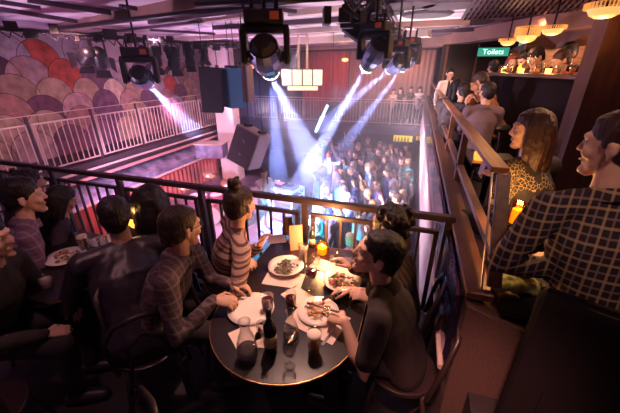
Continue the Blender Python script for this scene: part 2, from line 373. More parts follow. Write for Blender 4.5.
def person(label, head, yaw, hyaw=None, hpitch=0, hroll=0, sit=True, seat=.46, floor=0, skin='fair', hair='black', hairstyle='short',
           shirt=None, pants=None, sleeve='long', lh=None, rh=None, lhd=None, rhd=None, lhn=None, rhn=None, curl=.6, k=1, vox=.0075, cvox=.013,
           fold=.009, group=None, eyes=True, collar=None, glasses=False, wide=1, cat='person', lpole=None, rpole=None, legs=True, shoes=True, hk=None, slump=None):
    """head: world position of the head centre. yaw: body azimuth (deg clockwise from +Y). hyaw: head azimuth."""
    hyaw = yaw if hyaw is None else hyaw
    f = V((sin(R(yaw)), cos(R(yaw)), 0)); hd = V(head); zn = hd.z - floor
    th = .50 * k
    hipz = (seat + .10) if sit else .94 * k * 1.0
    if not sit: hipz = min(hipz, zn - .19 * k - .40 * k)
    nbz = zn - .168 * k
    rise = min(nbz - hipz, th * .995); lean = sqrt(max(0, th * th - rise * rise)) if slump is None else slump
    base = V((hd.x, hd.y, 0)) - f * (lean + .035)
    base.z = floor
    root_rot = -R(yaw); Mw = Matrix.Translation(base) @ Matrix.Rotation(root_rot, 4, 'Z'); Mi = Mw.inverted()
    body = MB()
    hip = V((0, 0, hipz)); nb = V((0, lean, nbz)); hl = Mi @ hd
    up = (nb - hip).normalized(); X = V((1, 0, 0)); fw = X.cross(up) * -1
    fw = up.cross(X) * 1.0
    fw = V((0, up.z, -up.y))
    ch = hip.lerp(nb, .62); wa = hip.lerp(nb, .28)
    HM = Matrix.Translation(hl) @ Matrix.Rotation(-R(hyaw - yaw), 4, 'Z') @ Matrix.Rotation(-R(hpitch), 4, 'X') @ Matrix.Rotation(R(hroll), 4, 'Y')
    hk = hk or k * 1.03
    body.tube([hip, wa, ch, nb - up * .05 * k], [(.14 * k * wide, .09 * k), (.125 * k * wide, .085 * k), (.145 * k * wide, .10 * k), (.10 * k, .065 * k)], X)
    nk = HM @ V((0, -.018, -.055)) 
    body.tube([nb - up * .06 * k, nb, nk], [.066 * k, .056 * k, .052 * k])
    near = vox < .012
    head_blobs(body, HM, hk, fine=near)
    sl = nb - up * .055 * k
    SH = {-1: sl + X * (-.175 * k * wide), 1: sl + X * (.175 * k * wide)}
    arms = {}
    for s, tgt, hdv, hn, pole in ((-1, lh, lhd, lhn, lpole), (1, rh, rhd, rhn, rpole)):
        if tgt is None: t = SH[s] + V((s * .06, .04, -.52 * k)) if not sit else hip + V((s * .13, .36, .06))
        else: t = Mi @ V(tgt)
        pl = V((s * .6, -.35, -.8)) if pole is None else Mi.to_3x3() @ V(pole)
        el, wr = ik(SH[s], t, .285 * k, .255 * k, pl)
        fd = (wr - el).normalized(); dd = (Mi.to_3x3() @ V(hdv)).normalized() if hdv is not None else fd
        nn = (Mi.to_3x3() @ V(hn)) if hn is not None else V((-s * .35, -.1, -1)) if sit or tgt is not None else V((-s, 0, .1))
        body.tube([SH[s], SH[s].lerp(el, .5), el, el.lerp(wr, .35), wr], [.05 * k, .043 * k, .036 * k, .039 * k, .025 * k])
        if near: hand_blobs(body, wr, dd, nn, k, left=(s < 0), curl=curl)
        else: body.tube([wr, wr + dd * .08 * k, wr + dd * .15 * k], [.03 * k, .032 * k, .02 * k])
        arms[s] = (SH[s], el, wr, fd)
    L = {}
    for s in (-1, 1):
        h = hip + X * (s * .095 * k) 
        if sit:
            kn = V((s * .13 * k, .42 * k, seat + .06)); an = V((s * .12, .38 * k, .09))
        else:
            kn = V((s * .11 * k, .03, hipz * .52)); an = V((s * .12 * k, -.02, .08))
        L[s] = (h, kn, an)
        if legs: body.tube([h, kn], [.075 * k, .052 * k]); body.tube([kn, kn.lerp(an, .3), an], [.05 * k, .052 * k, .032 * k])
        if legs: body.tube([an + V((0, -.03, -.045)), an + V((0, .12, -.055))], [.03, .028])
    bm_ = remeshed(body, vox, 'person', it=1 if near else 0)
    o = meshobj(bm_, 'person', SKIN[skin]); o.location = base; o.rotation_euler = (0, 0, root_rot)
    tag(o, label, cat, group)
    # shirt
    g = MB()
    g.tube([hip - up * .05, hip + up * .04, wa, ch, nb - up * .075 * k], [(.170 * k * wide, .125 * k), (.165 * k * wide, .12 * k), (.155 * k * wide, .115 * k), (.18 * k * wide, .128 * k), (.13 * k * wide, .085 * k)], X, n=16)
    g.tube([SH[-1], sl + up * .03 * k, SH[1]], [.062 * k, .068 * k, .062 * k])
    g.tube([nb - up * .07 * k, nb - up * .012 * k], [(.085 * k, .075 * k), (.064 * k, .062 * k)], X)
    for s in (-1, 1):
        a, e_, w_, fd = arms[s]
        if sleeve == 'long': g.tube([a, a.lerp(e_, .5), e_, e_.lerp(w_, .5), w_ - fd * .01], [.068 * k, .058 * k, .052 * k, .047 * k, .037 * k])
        else: g.tube([a, a.lerp(e_, .45), a.lerp(e_, .72)], [.068 * k, .060 * k, .058 * k])
    me = remeshed(g, cvox, 'shirt', ffold(fold, 9, hd.x * 3 + hd.y), it=1)
    so = meshobj(me, 'shirt', shirt or M_dark, o)
    # trousers
    if legs:
        g = MB(); g.tube([hip - up * .03, hip + up * .05], [(.158 * k * wide, .115 * k), (.150 * k * wide, .11 * k)], X)
        for s in (-1, 1):
            h, kn, an = L[s]; g.tube([h, kn], [.088 * k, .068 * k]); g.tube([kn, an + V((0, 0, .02))], [.067 * k, .052 * k])
        meshobj(remeshed(g, max(cvox, .018), 'trousers', ffold(.006, 8, 2), it=1), 'trousers', pants or M_dark, o)
    if legs and shoes:
        for s in (-1, 1):
            an = L[s][2]; g = MB(); g.tube([an + V((0, -.045, -.04)), an + V((0, .05, -.042)), an + V((0, .15, -.05))], [(.042, .045), (.045, .045), (.04, .036)], X)
            g.build('shoe', M_blkp, o, True)
    # hair
    h = MB(); K = hk
    def he(c, r, n=16): h.ell(HM @ (V(c) * K), (r[0] * K, r[1] * K, r[2] * K), n, HM.to_3x3())
    def ht(pp, rr, side=None): h.tube([HM @ (V(p) * K) for p in pp], [r * K if not isinstance(r, tuple) else (r[0] * K, r[1] * K) for r in rr], side=(HM.to_3x3() @ V(side)) if side else None)
    ha = .0028
    if hairstyle != 'bald':
        he((0, -.014, .054), (.084, .100, .084), 20); he((0, -.042, .01), (.080, .072, .08)); he((0, .03, .085), (.062, .052, .034))
        if hairstyle in ('short', 'quiff', 'curly', 'short_full'):
            he((0, -.075, -.035), (.055, .03, .04))
            for s in (-1, 1): ht([(s * .066, .022, .045), (s * .072, .018, .01)], [.014, .009])
        if hairstyle in ('quiff', 'short_full'): he((0, .03, .095), (.062, .05, .035)); he((0, -.01, .085), (.08, .085, .062))
        if hairstyle == 'curly':
            ha = .006
            for i in range(26):
                a = random.uniform(0, 2 * pi); z = random.uniform(-.02, .12); rr_ = .085 * sqrt(max(0, 1 - ((z - .03) / .12) ** 2))
                c = (rr_ * cos(a), -.03 + rr_ * sin(a) * 1.05, z)
                if c[1] < .05: he(c, (.026, .026, .026), 8)
        if hairstyle in ('long', 'longback'):
            ht([(0, -.07, .05), (0, -.10, -.06), (0, -.10, -.20), (0, -.085, -.30)], [(.08, .05), (.088, .045), (.095, .04), (.07, .025)], (1, 0, 0))
            for s in (-1, 1):
                if hairstyle == 'long':
                    rg = random.Random(int(abs(hd.x) * 999))
                    for q in range(9 if near else 3):
                        a = (.32 - q * .20) if near else (.1 - q * .5); yy = .085 * sin(a); xx = .074 + .014 * cos(a)
                        ln = rg.uniform(.24, .33); ox = rg.uniform(-.008, .014)
                        ht([(s * .05, yy * .7, .10), (s * xx, yy - .008, .04), (s * (xx + .012), yy - .012, -.03), (s * (xx + .012 + ox), yy - .01, -.12), (s * (xx + ox * 2), yy + rg.uniform(-.01, .02), -ln)], [.020, .021, .020, .017, .006] if near else [.03, .03, .035, .03, .02])
                else: ht([(s * .065, .0, .06), (s * .08, -.02, .0), (s * .088, -.04, -.1), (s * .085, -.05, -.22)], [.03, .032, .035, .03])
        if hairstyle == 'bun':
            he((.0, -.035, .152), (.044, .044, .036)); he((.026, -.05, .170), (.024, .02, .02)); he((-.032, -.03, .168), (.022, .018, .018)); he((.0, -.01, .186), (.012, .026, .012), 8); he((-.01, -.06, .18), (.014, .02, .014), 8)
            he((0, -.07, -.02), (.06, .03, .05))
        if hairstyle == 'bob':
            ht([(0, -.06, .05), (0, -.09, -.04), (0, -.085, -.13)], [(.085, .06), (.098, .055), (.088, .04)], (1, 0, 0))
            for s in (-1, 1): ht([(s * .06, .03, .085), (s * .082, .01, .0), (s * .085, -.01, -.11)], [.028, .03, .028])
        if hairstyle == 'beard' or hairstyle == 'bearded':
            he((0, -.075, -.035), (.055, .03, .04))
        def hf(p, n):
            q = p * 38; return p + n * (ha * (noise.noise(q) + .6 * noise.noise(q * 2.1)))
        meshobj(remeshed(h, .007 if near else .022, 'hair', hf if near else None, it=1 if near else 0), 'hair', HAIR[hair], o)
    else:
        he((0, -.05, -.005), (.074, .05, .045)); meshobj(remeshed(h, .007 if near else .022, 'hair', None, it=1), 'hair', HAIR[hair], o)
    if eyes and near:
        for s in (-1, 1):
            e_ = MB(); R3 = HM.to_3x3(); c = HM @ (V((s * .031, .0775, .014)) * hk); e_.ell(c, (.0115 * hk,) * 3, 10); e_.m = 1
            e_.ell(HM @ (V((s * .031, .0862, .014)) * hk), (.0052 * hk,) * 3, 8); e_.build('eye', [M_eye, M_iris], o, True)
        e_ = MB(); e_.tube([HM @ (V(p) * hk) for p in ((-.022, .082, -.057), (-.008, .0945, -.056), (.008, .0945, -.056), (.022, .082, -.057))], [.0025, .004, .004, .0025]); e_.build('lips', M_lip, o, True)
    if collar:
        c = MB(); cn = nb + up * .0
        for j in range(20):
            a0, a1 = 2 * pi * j / 20, 2 * pi * (j + 1) / 20
        c.lathe([(.064 * k, .035), (.074 * k, .028), (.098 * k, -.018), (.094 * k, -.022), (.070 * k, .02), (.060 * k, .033)], nb - up * .01, 24, axis=up)
        c.build('collar', collar, o, True)
    if glasses:
        g = MB()
        for s in (-1, 1):
            pts = [HM @ (V((s * .033 + .022 * cos(a), .102, .012 + .017 * sin(a))) * hk) for a in [2 * pi * i / 12 for i in range(13)]]
            for a, b in zip(pts, pts[1:]): g.cyl(a, b, .0022, n=6)
            g.cyl(HM @ (V((s * .055, .10, .016)) * hk), HM @ (V((s * .085, -.01, .018)) * hk), .0022, n=6)
        g.cyl(HM @ (V((-.011, .103, .014)) * hk), HM @ (V((.011, .103, .014)) * hk), .0022, n=6)
        g.build('glasses', M_blkp, o)
    o['_info'] = 0
    del o['_info']
    return o, Mw, arms
# ------------------------------------------------------------------ room materials
M_carpet = mat('carpet', (.17, .09, .08), .95, bump=(220, .9), var=.35, vscale=130)
M_floor = mat('dark_floor', (.03, .022, .028), .6, var=.3, vscale=3)
M_wallL = mat('lilac_plaster', (.40, .31, .40), .8, var=.12, vscale=2)
M_slab = mat('slab_paint', (.05, .03, .045), .5, var=.2, vscale=3)
M_beam = mat('ceiling_beam', (.30, .17, .13), .6, var=.2, vscale=2)
M_beamw = mat('cream_beam', (.62, .50, .44), .6, var=.1, vscale=2)
M_wood = wood('bar_wood', (.16, .06, .03), (.26, .11, .055), (1, 1, 8))
M_guard = wood('guard_wood', (.22, .10, .055), (.42, .20, .10), (10, .8, 10), .35)
M_ledge = wood('ledge_wood', (.12, .055, .04), (.20, .095, .06), (10, .8, 10), .4)
M_gloss = mat('glossy_fascia', (.16, .12, .30), .12, .9, bump=(5, .5))
M_fab = mat('white_fascia', (.80, .66, .70), .55, bump=(6, .4), var=.1, vscale=3)
M_bal = mat('baluster_paint', (.70, .52, .50), .4, .2)
M_fmet = mat('ledge_metal', (.42, .38, .58), .28, .6, var=.6, vscale=3.5)
def struct(name, mb, m, **k): return tag(mb.build(name, m, **k), kind='structure')
# our tier, crowd floor, upper bar tier
b = MB(); b.box((-4.35, .2, -.15), (9.5, 4.0, .3)); b.box((-4.35, 2.17, -.2), (9.5, .12, .5)); struct('floor', b, M_floor)
b = MB(); b.box((-3.5, 10, -2.40), (13, 18, .2)); struct('floor', b, mat('club_floor', (.07, .05, .08), .35, var=.3, vscale=2))
b = MB(); b.box((3.5, 6.3, .25), (6.1, 13.8, .5)); struct('floor', b, M_floor)
# left balcony slab, lower metal ledge, wall
b = MB(); b.box((-8.05, 7.2, -.14), (1.6, 12.0, .24)); struct('floor', b, M_slab)
b = MB(); b.box((-7.18, 7.1, -.34), (.14, 11.2, .12)); b.box((-7.24, 7.1, -.22), (.06, 11.2, .12)); struct('trim_1', b, M_slab)
b = MB(); b.bar((-7.14, 1.5, -.16), (-7.14, 10.4, -.16), .03, .05); struct('trim_4', b, M_bal)
b = MB(); b.bar((-7.08, 1.5, -.33), (-7.08, 10.4, -.33), .03, .07); struct('trim_5', b, mat('pink_strip', (.55, .25, .26), .4))
b = MB()
b.add([(-7.25, 1.5, -.46), (-6.75, 1.5, -.62), (-6.75, 10.4, -.62), (-7.25, 10.4, -.46), (-7.25, 1.5, -.52), (-6.75, 1.5, -.78), (-6.75, 10.4, -.78), (-7.25, 10.4, -.52)],
      [(0, 1, 2, 3), (7, 6, 5, 4), (1, 5, 6, 2), (0, 3, 7, 4), (0, 4, 5, 1), (3, 2, 6, 7)])
struct('trim_2', b, M_fmet)
b = MB(); b.cyl((-6.74, 1.5, -.80), (-6.74, 10.4, -.80), .035); struct('trim_3', b, M_bal)
b = MB(); b.box((-8.65, 8.3, .1), (.2, 16, 7)); struct('wall_left', b, M_wallL)
# red ribbed curtain wall under the balcony
b = MB(); n = 90
pts = []
for i in range(n * 4 + 1):
    y = 1.5 + 9.0 * i / (n * 4); pts.append((-7.35 + .075 * sin(i * pi / 4 + .4) , y))
vs = [(x, y, z) for z in (-3.4, -.5) for x, y in pts]; m_ = len(pts)
b.add(vs, [(i, i + 1, m_ + i + 1, m_ + i) for i in range(m_ - 1)])
o = struct('curtain', b, mat('red_curtain', (.50, .14, .12), .7), smooth=True)
o['kind'] = ''; del o['kind']; tag(o, 'tall red pleated curtain hanging below the left balcony beside the stage', 'curtain')
md = o.modifiers.new('s', 'SOLIDIFY'); md.thickness = .01
# far walls
b = MB(); b.box((-3.2, 16.3, -.3), (11.0, .2, 6.6)); struct('wall_far', b, mat('plum_wall', (.06, .03, .05), .8, var=.2, vscale=2))
b = MB(); b.box((4.1, 13.2, 1.6), (7.2, .2, 2.8)); struct('wall_bar_end', b, mat('dark_wall', (.035, .022, .025), .8))
b = MB(); b.box((6.6, 6, 1.6), (.2, 14, 3.0)); struct('wall_right', b, M_wood)
# far balcony
b = MB(); b.box((-3.5, 15.2, -.36), (8.6, 2.2, .30)); b.box((-3.5, 14.04, -.42), (8.6, .12, .36)); struct('floor', b, mat('far_slab', (.10, .06, .11), .5))
# ceiling -- reflective panels with round dark openings
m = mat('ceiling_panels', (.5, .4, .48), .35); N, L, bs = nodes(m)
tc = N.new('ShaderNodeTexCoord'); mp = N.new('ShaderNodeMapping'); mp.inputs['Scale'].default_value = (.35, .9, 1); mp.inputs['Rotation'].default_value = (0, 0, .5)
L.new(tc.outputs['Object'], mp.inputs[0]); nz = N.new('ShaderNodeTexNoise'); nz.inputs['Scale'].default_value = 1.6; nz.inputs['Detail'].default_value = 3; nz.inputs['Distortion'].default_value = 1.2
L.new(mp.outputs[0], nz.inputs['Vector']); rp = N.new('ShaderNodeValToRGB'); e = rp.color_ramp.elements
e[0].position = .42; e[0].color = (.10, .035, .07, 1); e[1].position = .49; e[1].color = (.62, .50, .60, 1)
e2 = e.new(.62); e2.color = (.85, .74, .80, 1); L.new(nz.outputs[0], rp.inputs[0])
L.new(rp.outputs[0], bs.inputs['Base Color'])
CZ = 2.88
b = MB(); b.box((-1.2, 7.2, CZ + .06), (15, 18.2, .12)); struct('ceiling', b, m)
# oval openings in the ceiling panels
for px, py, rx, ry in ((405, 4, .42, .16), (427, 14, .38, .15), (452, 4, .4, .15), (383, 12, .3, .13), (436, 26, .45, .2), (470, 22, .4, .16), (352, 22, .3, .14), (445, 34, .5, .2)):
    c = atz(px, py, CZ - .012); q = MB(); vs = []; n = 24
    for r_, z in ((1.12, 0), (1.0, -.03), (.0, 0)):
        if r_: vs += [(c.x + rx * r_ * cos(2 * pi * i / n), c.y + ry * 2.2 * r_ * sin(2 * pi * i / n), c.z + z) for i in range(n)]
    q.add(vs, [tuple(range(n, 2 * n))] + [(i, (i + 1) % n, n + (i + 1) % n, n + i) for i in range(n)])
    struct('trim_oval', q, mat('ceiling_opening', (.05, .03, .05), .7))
# beams and battens: (pixel a, pixel b, width, depth, material, drop)
def cbeam(i, a, c, wd, dp, m, z=CZ):
    p, q = atz(*a, z - dp / 2), atz(*c, z - dp / 2); k = MB(); k.bar(p, q, wd, dp); struct('trim_beam_%d' % i, k, m)
M_db = mat('dark_batten', (.07, .04, .06), .5)
cbeam(1, (62, 28), (212, 0), .16, .14, M_beam)
cbeam(2, (0, 9), (80, 22), .06, .06, M_db)
cbeam(3, (28, 0), (110, 13), .05, .06, M_db)
cbeam(4, (0, 21), (68, 29), .22, .10, mat('lilac_duct', (.55, .45, .62), .3, .3))
cbeam(5, (0, 30), (215, 50), .14, .12, M_db)
cbeam(6, (255, 44), (430, 33), .30, .16, M_beamw)
cbeam(7, (140, 42), (350, 28), .14, .10, M_beamw)
cbeam(8, (150, 22), (260, 8), .10, .08, M_db)
cbeam(9, (290, 14), (350, 8), .14, .08, M_beamw)
cbeam(10, (215, 28), (345, 19), .12, .08, M_db)
cbeam(11, (225, 52), (425, 44), .22, .10, M_beamw)
cbeam(12, (430, 43), (640, 10), .42, .26, M_beam, CZ - .02)
cbeam(19, (90, 34), (250, 16), .05, .05, M_db)
cbeam(20, (120, 6), (200, 20), .05, .05, M_db)
cbeam(21, (0, 2), (40, 8), .04, .05, M_db)
cbeam(22, (150, 30), (215, 34), .05, .05, M_db)
cbeam(23, (215, 2), (300, 12), .05, .05, M_db)
cbeam(24, (290, 34), (350, 30), .05, .05, M_db)
cbeam(16, (262, 52), (345, 46), .10, .06, M_beamw)
cbeam(17, (300, 24), (380, 18), .10, .06, M_beamw)
cbeam(18, (205, 20), (262, 12), .12, .08, M_beam)
cbeam(13, (380, 26), (470, 22), .12, .10, M_beam)
cbeam(14, (432, 57), (560, 44), .40, .22, M_beam)
cbeam(15, (345, 36), (640, 21), .10, .08, M_db)
# dark slatted panels above the bar side
def grate(i, quad):
    g = MB(); P = [atz(x, y, CZ - .03) for x, y in quad]; n = 22
    for j in range(n + 1):
        t = j / n; g.bar(P[0].lerp(P[1], t), P[3].lerp(P[2], t), .035, .05)
    for j in range(5):
        t = j / 4; g.bar(P[0].lerp(P[3], t), P[1].lerp(P[2], t), .03, .05)
    g.add([p + V((0, 0, .027)) for p in P], [(0, 1, 2, 3)])
    struct('trim_grate_%d' % i, g, mat('grate_dark', (.05, .025, .04), .5))
grate(1, ((478, -6), (612, -14), (590, 9), (462, 19)))
grate(2, ((468, 31), (545, 21), (520, 33), (452, 41)))
# wedge soffit over the bar and the bar's back wall
b = MB(); A, B_, C_, D = atd(538, 58, 7.2), atd(606, 24, 4.6), atd(606, 8, 4.6), atd(505, 52, 8)
b.add([A, B_, C_, D, A + V((.9, .9, .3)), B_ + V((1.4, .5, .1)), C_ + V((1.4, .5, .1)), D + V((.9, .9, .2))],
      [(0, 1, 2, 3), (7, 6, 5, 4), (0, 4, 5, 1), (3, 2, 6, 7), (1, 5, 6, 2), (0, 3, 7, 4)])
struct('trim_soffit', b, M_beam)
b = MB(); xb = aty(522, 60, 8.3).x; b.box((xb + 2.0, 8.3, 1.68), (4.0, .15, 2.36)); struct('wall_bar', b, M_wood)
b = MB(); b.box((4.4, 6.6, .76), (4.4, 3.2, .5)); struct('floor', b, M_floor)
b = MB(); p = atd(602, 75, 2.7); b.box((p.x, p.y, 1.68), (.27, .27, 2.36)); struct('trim_pillar', b, wood('pillar_wood', (.06, .022, .014), (.10, .038, .022), (8, 8, 1)))
# white column beside the stage
b = MB(); b.box((-6.5, 10.3, .12), (.72, .5, 5.3)); struct('trim_column', b, mat('column_paint', (.75, .62, .62), .5, var=.08, vscale=2), bevel=.03)
# divider between our tier and the bar tier
X0 = .34
b = MB(); b.box((.40, 7.3, -.55), (.10, 11.4, 2.1)); b.box((.49, 7.3, .5), (.12, 11.4, 1.0)); struct('wall_divider', b, M_slab)
b = MB(); b.box((X0 - .012, 8.1, .12), (.03, 11.6, .92)); struct('trim_fascia', b, M_fab)
b = MB(); b.box((X0 - .012, 7.4, .80), (.035, 12.0, .44)); struct('trim_gloss', b, M_gloss)
b = MB(); b.cyl((X0 - .04, 1.32, .60), (X0 - .04, 13.2, .60), .016); struct('trim_pipe', b, M_bal)
b = MB(); b.box((.40, 7.3, 1.065), (.115, 11.9, .035)); struct('trim_ledge', b, M_ledge, bevel=.004)
b = MB(); b.add([(.345, 1.30, 0), (.68, 1.30, 0), (.64, 1.30, .93), (.345, 1.30, 1.04), (.345, 1.62, 0), (.68, 1.62, 0), (.64, 1.62, .93), (.345, 1.62, 1.04)],
                [(3, 2, 1, 0), (4, 5, 6, 7), (0, 1, 5, 4), (3, 7, 6, 2), (1, 2, 6, 5), (0, 4, 7, 3)])
struct('wall_end', b, M_carpet)
b = MB(); b.box((3.4, .95, .25), (5.4, .9, .5)); b.box((.9, .6, .12), (.9, 1.0, .24)); struct('floor', b, M_floor)
# guard rail with broad wooden cap on the divider
t = thing('guard_rail', 'long guard rail with broad orange-brown wooden cap running along the bar tier', 'railing', (.46, 7, 1.08))
b = MB(); b.bar((-.015, -5.28, .50), (-.015, 5.8, .50), .085, .03); b.build('cap_rail', M_guard, t, bevel=.004)
b = MB(); b.bar((-.0, -5.5, .14), (-.0, 5.8, .14), .05, .04); b.build('bottom_rail', M_ledge, t)
b = MB(); b.bar((-.0, -5.30, .485), (.0, -5.60, .02), .060, .03, (0, 1, 0)); b.build('end_board', M_ledge, t, bevel=.003)
b = MB(); b.cyl((-.05, -5.29, .49), (-.05, -5.61, -.0), .005, n=6); b.cyl((-.06, -5.28, .518), (-.06, 5.8, .518), .004, n=6); b.build('metal_edge', mat('edge_steel', (.35, .28, .28), .35, .9), t)
for i in range(9):
    y = -3.9 + i * 1.18; b = MB(); b.box((0, y, .24), (.05, .09, .50)); b.build('post', M_ledge, t)
# front railing (dark steel) along the edge of our tier
t = thing('front_railing', 'dark steel railing with vertical balusters behind the dining tables', 'railing', (0, 2.13, 0))
M_rail = mat('rail_steel', (.075, .048, .055), .4, .3)
b = MB(); b.bar((-8.6, 0, 1.10), (.36, 0, 1.10), .055, .045); b.build('handrail', M_rail, t, bevel=.006)
PX = [-8.0, -7.1, -6.2, -5.3, -4.4, -3.5, -2.61, -1.69, -.73, .32]
for x in PX:
    b = MB(); b.box((x, 0, .53), (.045, .045, 1.10)); b.build('post', M_rail, t)
for x0, x1 in zip(PX[2:-1], PX[3:]):
    b = MB(); b.bar((x0 + .05, 0, .985), (x1 - .05, 0, .985), .03, .03); b.bar((x0 + .05, 0, .12), (x1 - .05, 0, .12), .03, .03)
    b.bar((x0 + .065, 0, .12), (x0 + .065, 0, .985), .03, .03, (0, 1, 0)); b.bar((x1 - .065, 0, .12), (x1 - .065, 0, .985), .03, .03, (0, 1, 0)); b.build('panel_frame', M_rail, t)
    n = int(round((x1 - x0 - .13) / .12))
    for i in range(1, n):
        x = x0 + .065 + (x1 - x0 - .13) * i / n; b = MB(); b.bar((x, 0, .12), (x, 0, .985), .018, .018, (0, 1, 0)); b.build('baluster', M_rail, t)
# left balcony railing (pale)
t = thing('balcony_railing', 'pale pink-lit balcony railing with slanting rows of balusters before the mural', 'railing', (-7.3, 0, 0))
b = MB(); b.bar((0, 2.4, 1.17), (0, 12.9, 1.17), .02, .012); b.build('handrail', M_bal, t)
ys = [2.9, 4.31, 5.7, 7.04, 8.38, 9.7, 11.05, 12.4]
for y in ys:
    b = MB(); b.box((-.02, y, .58), (.035, .05, 1.16)); b.build('post', M_slab, t)
nb_ = 0
for y0, y1 in zip(ys, ys[1:]):
    b = MB(); b.bar((0, y0 + .05, 1.0), (0, y1 - .05, 1.0), .03, .03); b.bar((0, y0 + .05, .06), (0, y1 - .05, .06), .03, .03)
    for y in (y0 + .06, y0 + .10, y1 - .06): b.bar((0, y, .06), (0, y, 1.0), .02, .02, (0, 1, 0))
    b.build('panel_frame', M_bal, t)
    n = 8
    for i in range(1, n + 1):
        y = y0 + .10 + (y1 - y0 - .16) * i / (n + 1); b = MB(); b.bar((0, y, .06), (0, y, 1.0), .016, .016, (0, 1, 0)); b.build('baluster', M_bal, t)
# far balcony railing
t = thing('far_balcony_railing', 'pale railing of the balcony across the far end of the room', 'railing', (0, 14, -.2))
b = MB(); b.bar((-7.4, 0, 1.02), (.35, 0, 1.02), .04, .03); b.bar((-7.4, 0, .08), (.35, 0, .08), .04, .03); b.bar((-7.4, 0, .92), (.35, 0, .92), .03, .02); b.build('rail', M_bal, t)
for i in range(60):
    x = -7.35 + i * .13; b = MB(); b.bar((x, 0, .08), (x, 0, .92), .018, .018, (0, 1, 0)); b.build('baluster', M_bal, t)
for i in range(7):
    x = -7.4 + i * 1.29; b = MB(); b.box((x, 0, .5), (.05, .05, 1.0)); b.build('post', M_bal, t)
# mural of overlapping discs
t = thing('wall_mural', 'wall mural of overlapping round scales in rust, plum, tan and cream', 'mural', (-8.55, 0, 0))
PAL = dict(rust=(.42, .07, .05), lil=(.36, .28, .36), dark=(.07, .03, .06), taupe=(.33, .20, .22), plum=(.16, .08, .15), brown=(.28, .17, .14), tan=(.38, .25, .19), cream=(.62, .48, .42),
           mar=(.15, .06, .10), pink=(.44, .26, .27), rose=(.34, .16, .15))
D = [(42, 62, .48, 'rust', 0), (8, 58, .5, 'lil', 0), (-2, 80, .5, 'dark', 1), (32, 80, .5, 'taupe', 1), (67, 77, .42, 'rust', 1), (80, 52, .42, 'lil', 0), (97, 76, .38, 'plum', 1), (122, 76, .4, 'lil', 1),
     (18, 99, .52, 'brown', 2), (57, 97, .45, 'tan', 2), (88, 93, .38, 'tan', 2), (115, 92, .36, 'cream', 2), (136, 91, .36, 'tan', 2), (10, 120, .55, 'rose', 3), (48, 117, .5, 'mar', 3), (80, 110, .44, 'pink', 3),
     (107, 105, .42, 'plum', 3), (131, 102, .38, 'pink', 3), (150, 99, .36, 'plum', 3), (143, 73, .38, 'plum', 1), (157, 86, .38, 'lil', 2), (162, 71, .38, 'pink', 1), (171, 86, .36, 'rust', 2), (181, 94, .36, 'mar', 3),
     (183, 73, .36, 'brown', 1), (190, 86, .36, 'tan', 2), (199, 76, .36, 'pink', 1), (206, 87, .36, 'plum', 2), (168, 99, .36, 'rose', 3), (197, 96, .36, 'pink', 3), (214, 78, .36, 'rust', 1)]
for k, (px, py, r, cn, row) in enumerate(D):
    ex = .006 + row * .012 + (k % 7) * .0016; p = atx(px, py, -8.5); b = MB(); b.cyl((.0, p.y, p.z), (ex, p.y, p.z), r, n=40)
    b.build('mural_disc', mat('mural_' + cn, PAL[cn], .75, var=.35, vscale=5), t)
    b = MB(); n = 40; x = ex
    b.lathe([(r, 0), (r + .012, 0), (r + .012, .004), (r, .004)], (x, p.y, p.z), 40, axis=(1, 0, 0)); b.build('disc_shade_ring', mat('mural_line', (.05, .02, .04), .8), t)  # dark ring paints the shadow outline around each disc
names = list(PAL)
random.seed(3)
for row, z in ((4, .62), (5, .20)):
    for i in range(10):
        y = 3.6 + i * .92 + (row % 2) * .46; r = .5; ex = .006 + row * .012 + (i % 2) * .003; b = MB(); b.cyl((0, y, z), (ex, y, z), r, n=36)
        b.build('mural_disc', mat('mural_' + (cn := random.choice(['pink', 'rose', 'plum', 'mar', 'tan', 'lil'])), PAL[cn], .75, var=.35, vscale=5), t)
        b = MB(); x = ex; b.lathe([(r, 0), (r + .012, 0), (r + .012, .004), (r, .004)], (x, y, z), 36, axis=(1, 0, 0)); b.build('disc_shade_ring', MATS['mural_line'], t)
# drapes on the far wall
def drape(x0, x1, label, m, z0=-.2, z1=2.75, y=16.1, cnt=None):
    b = MB(); n = int((x1 - x0) / .03); pts = [(x0 + (x1 - x0) * i / n, y + .05 * sin(i * .9)) for i in range(n + 1)]
    vs = [(px_, py_, z) for z in (z0, z1) for px_, py_ in pts]; b.add(vs, [(i, i + 1, n + 2 + i, n + 1 + i) for i in range(n)])
    o = b.build('drape', m, smooth=True); md = o.modifiers.new('s', 'SOLIDIFY'); md.thickness = .012; tag(o, label, 'curtain')
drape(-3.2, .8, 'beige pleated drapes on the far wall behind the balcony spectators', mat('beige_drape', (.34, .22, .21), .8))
drape(-5.6, -3.25, 'red-lit pleated drapes on the far wall left of the beige ones', mat('red_drape', (.50, .16, .18), .8))
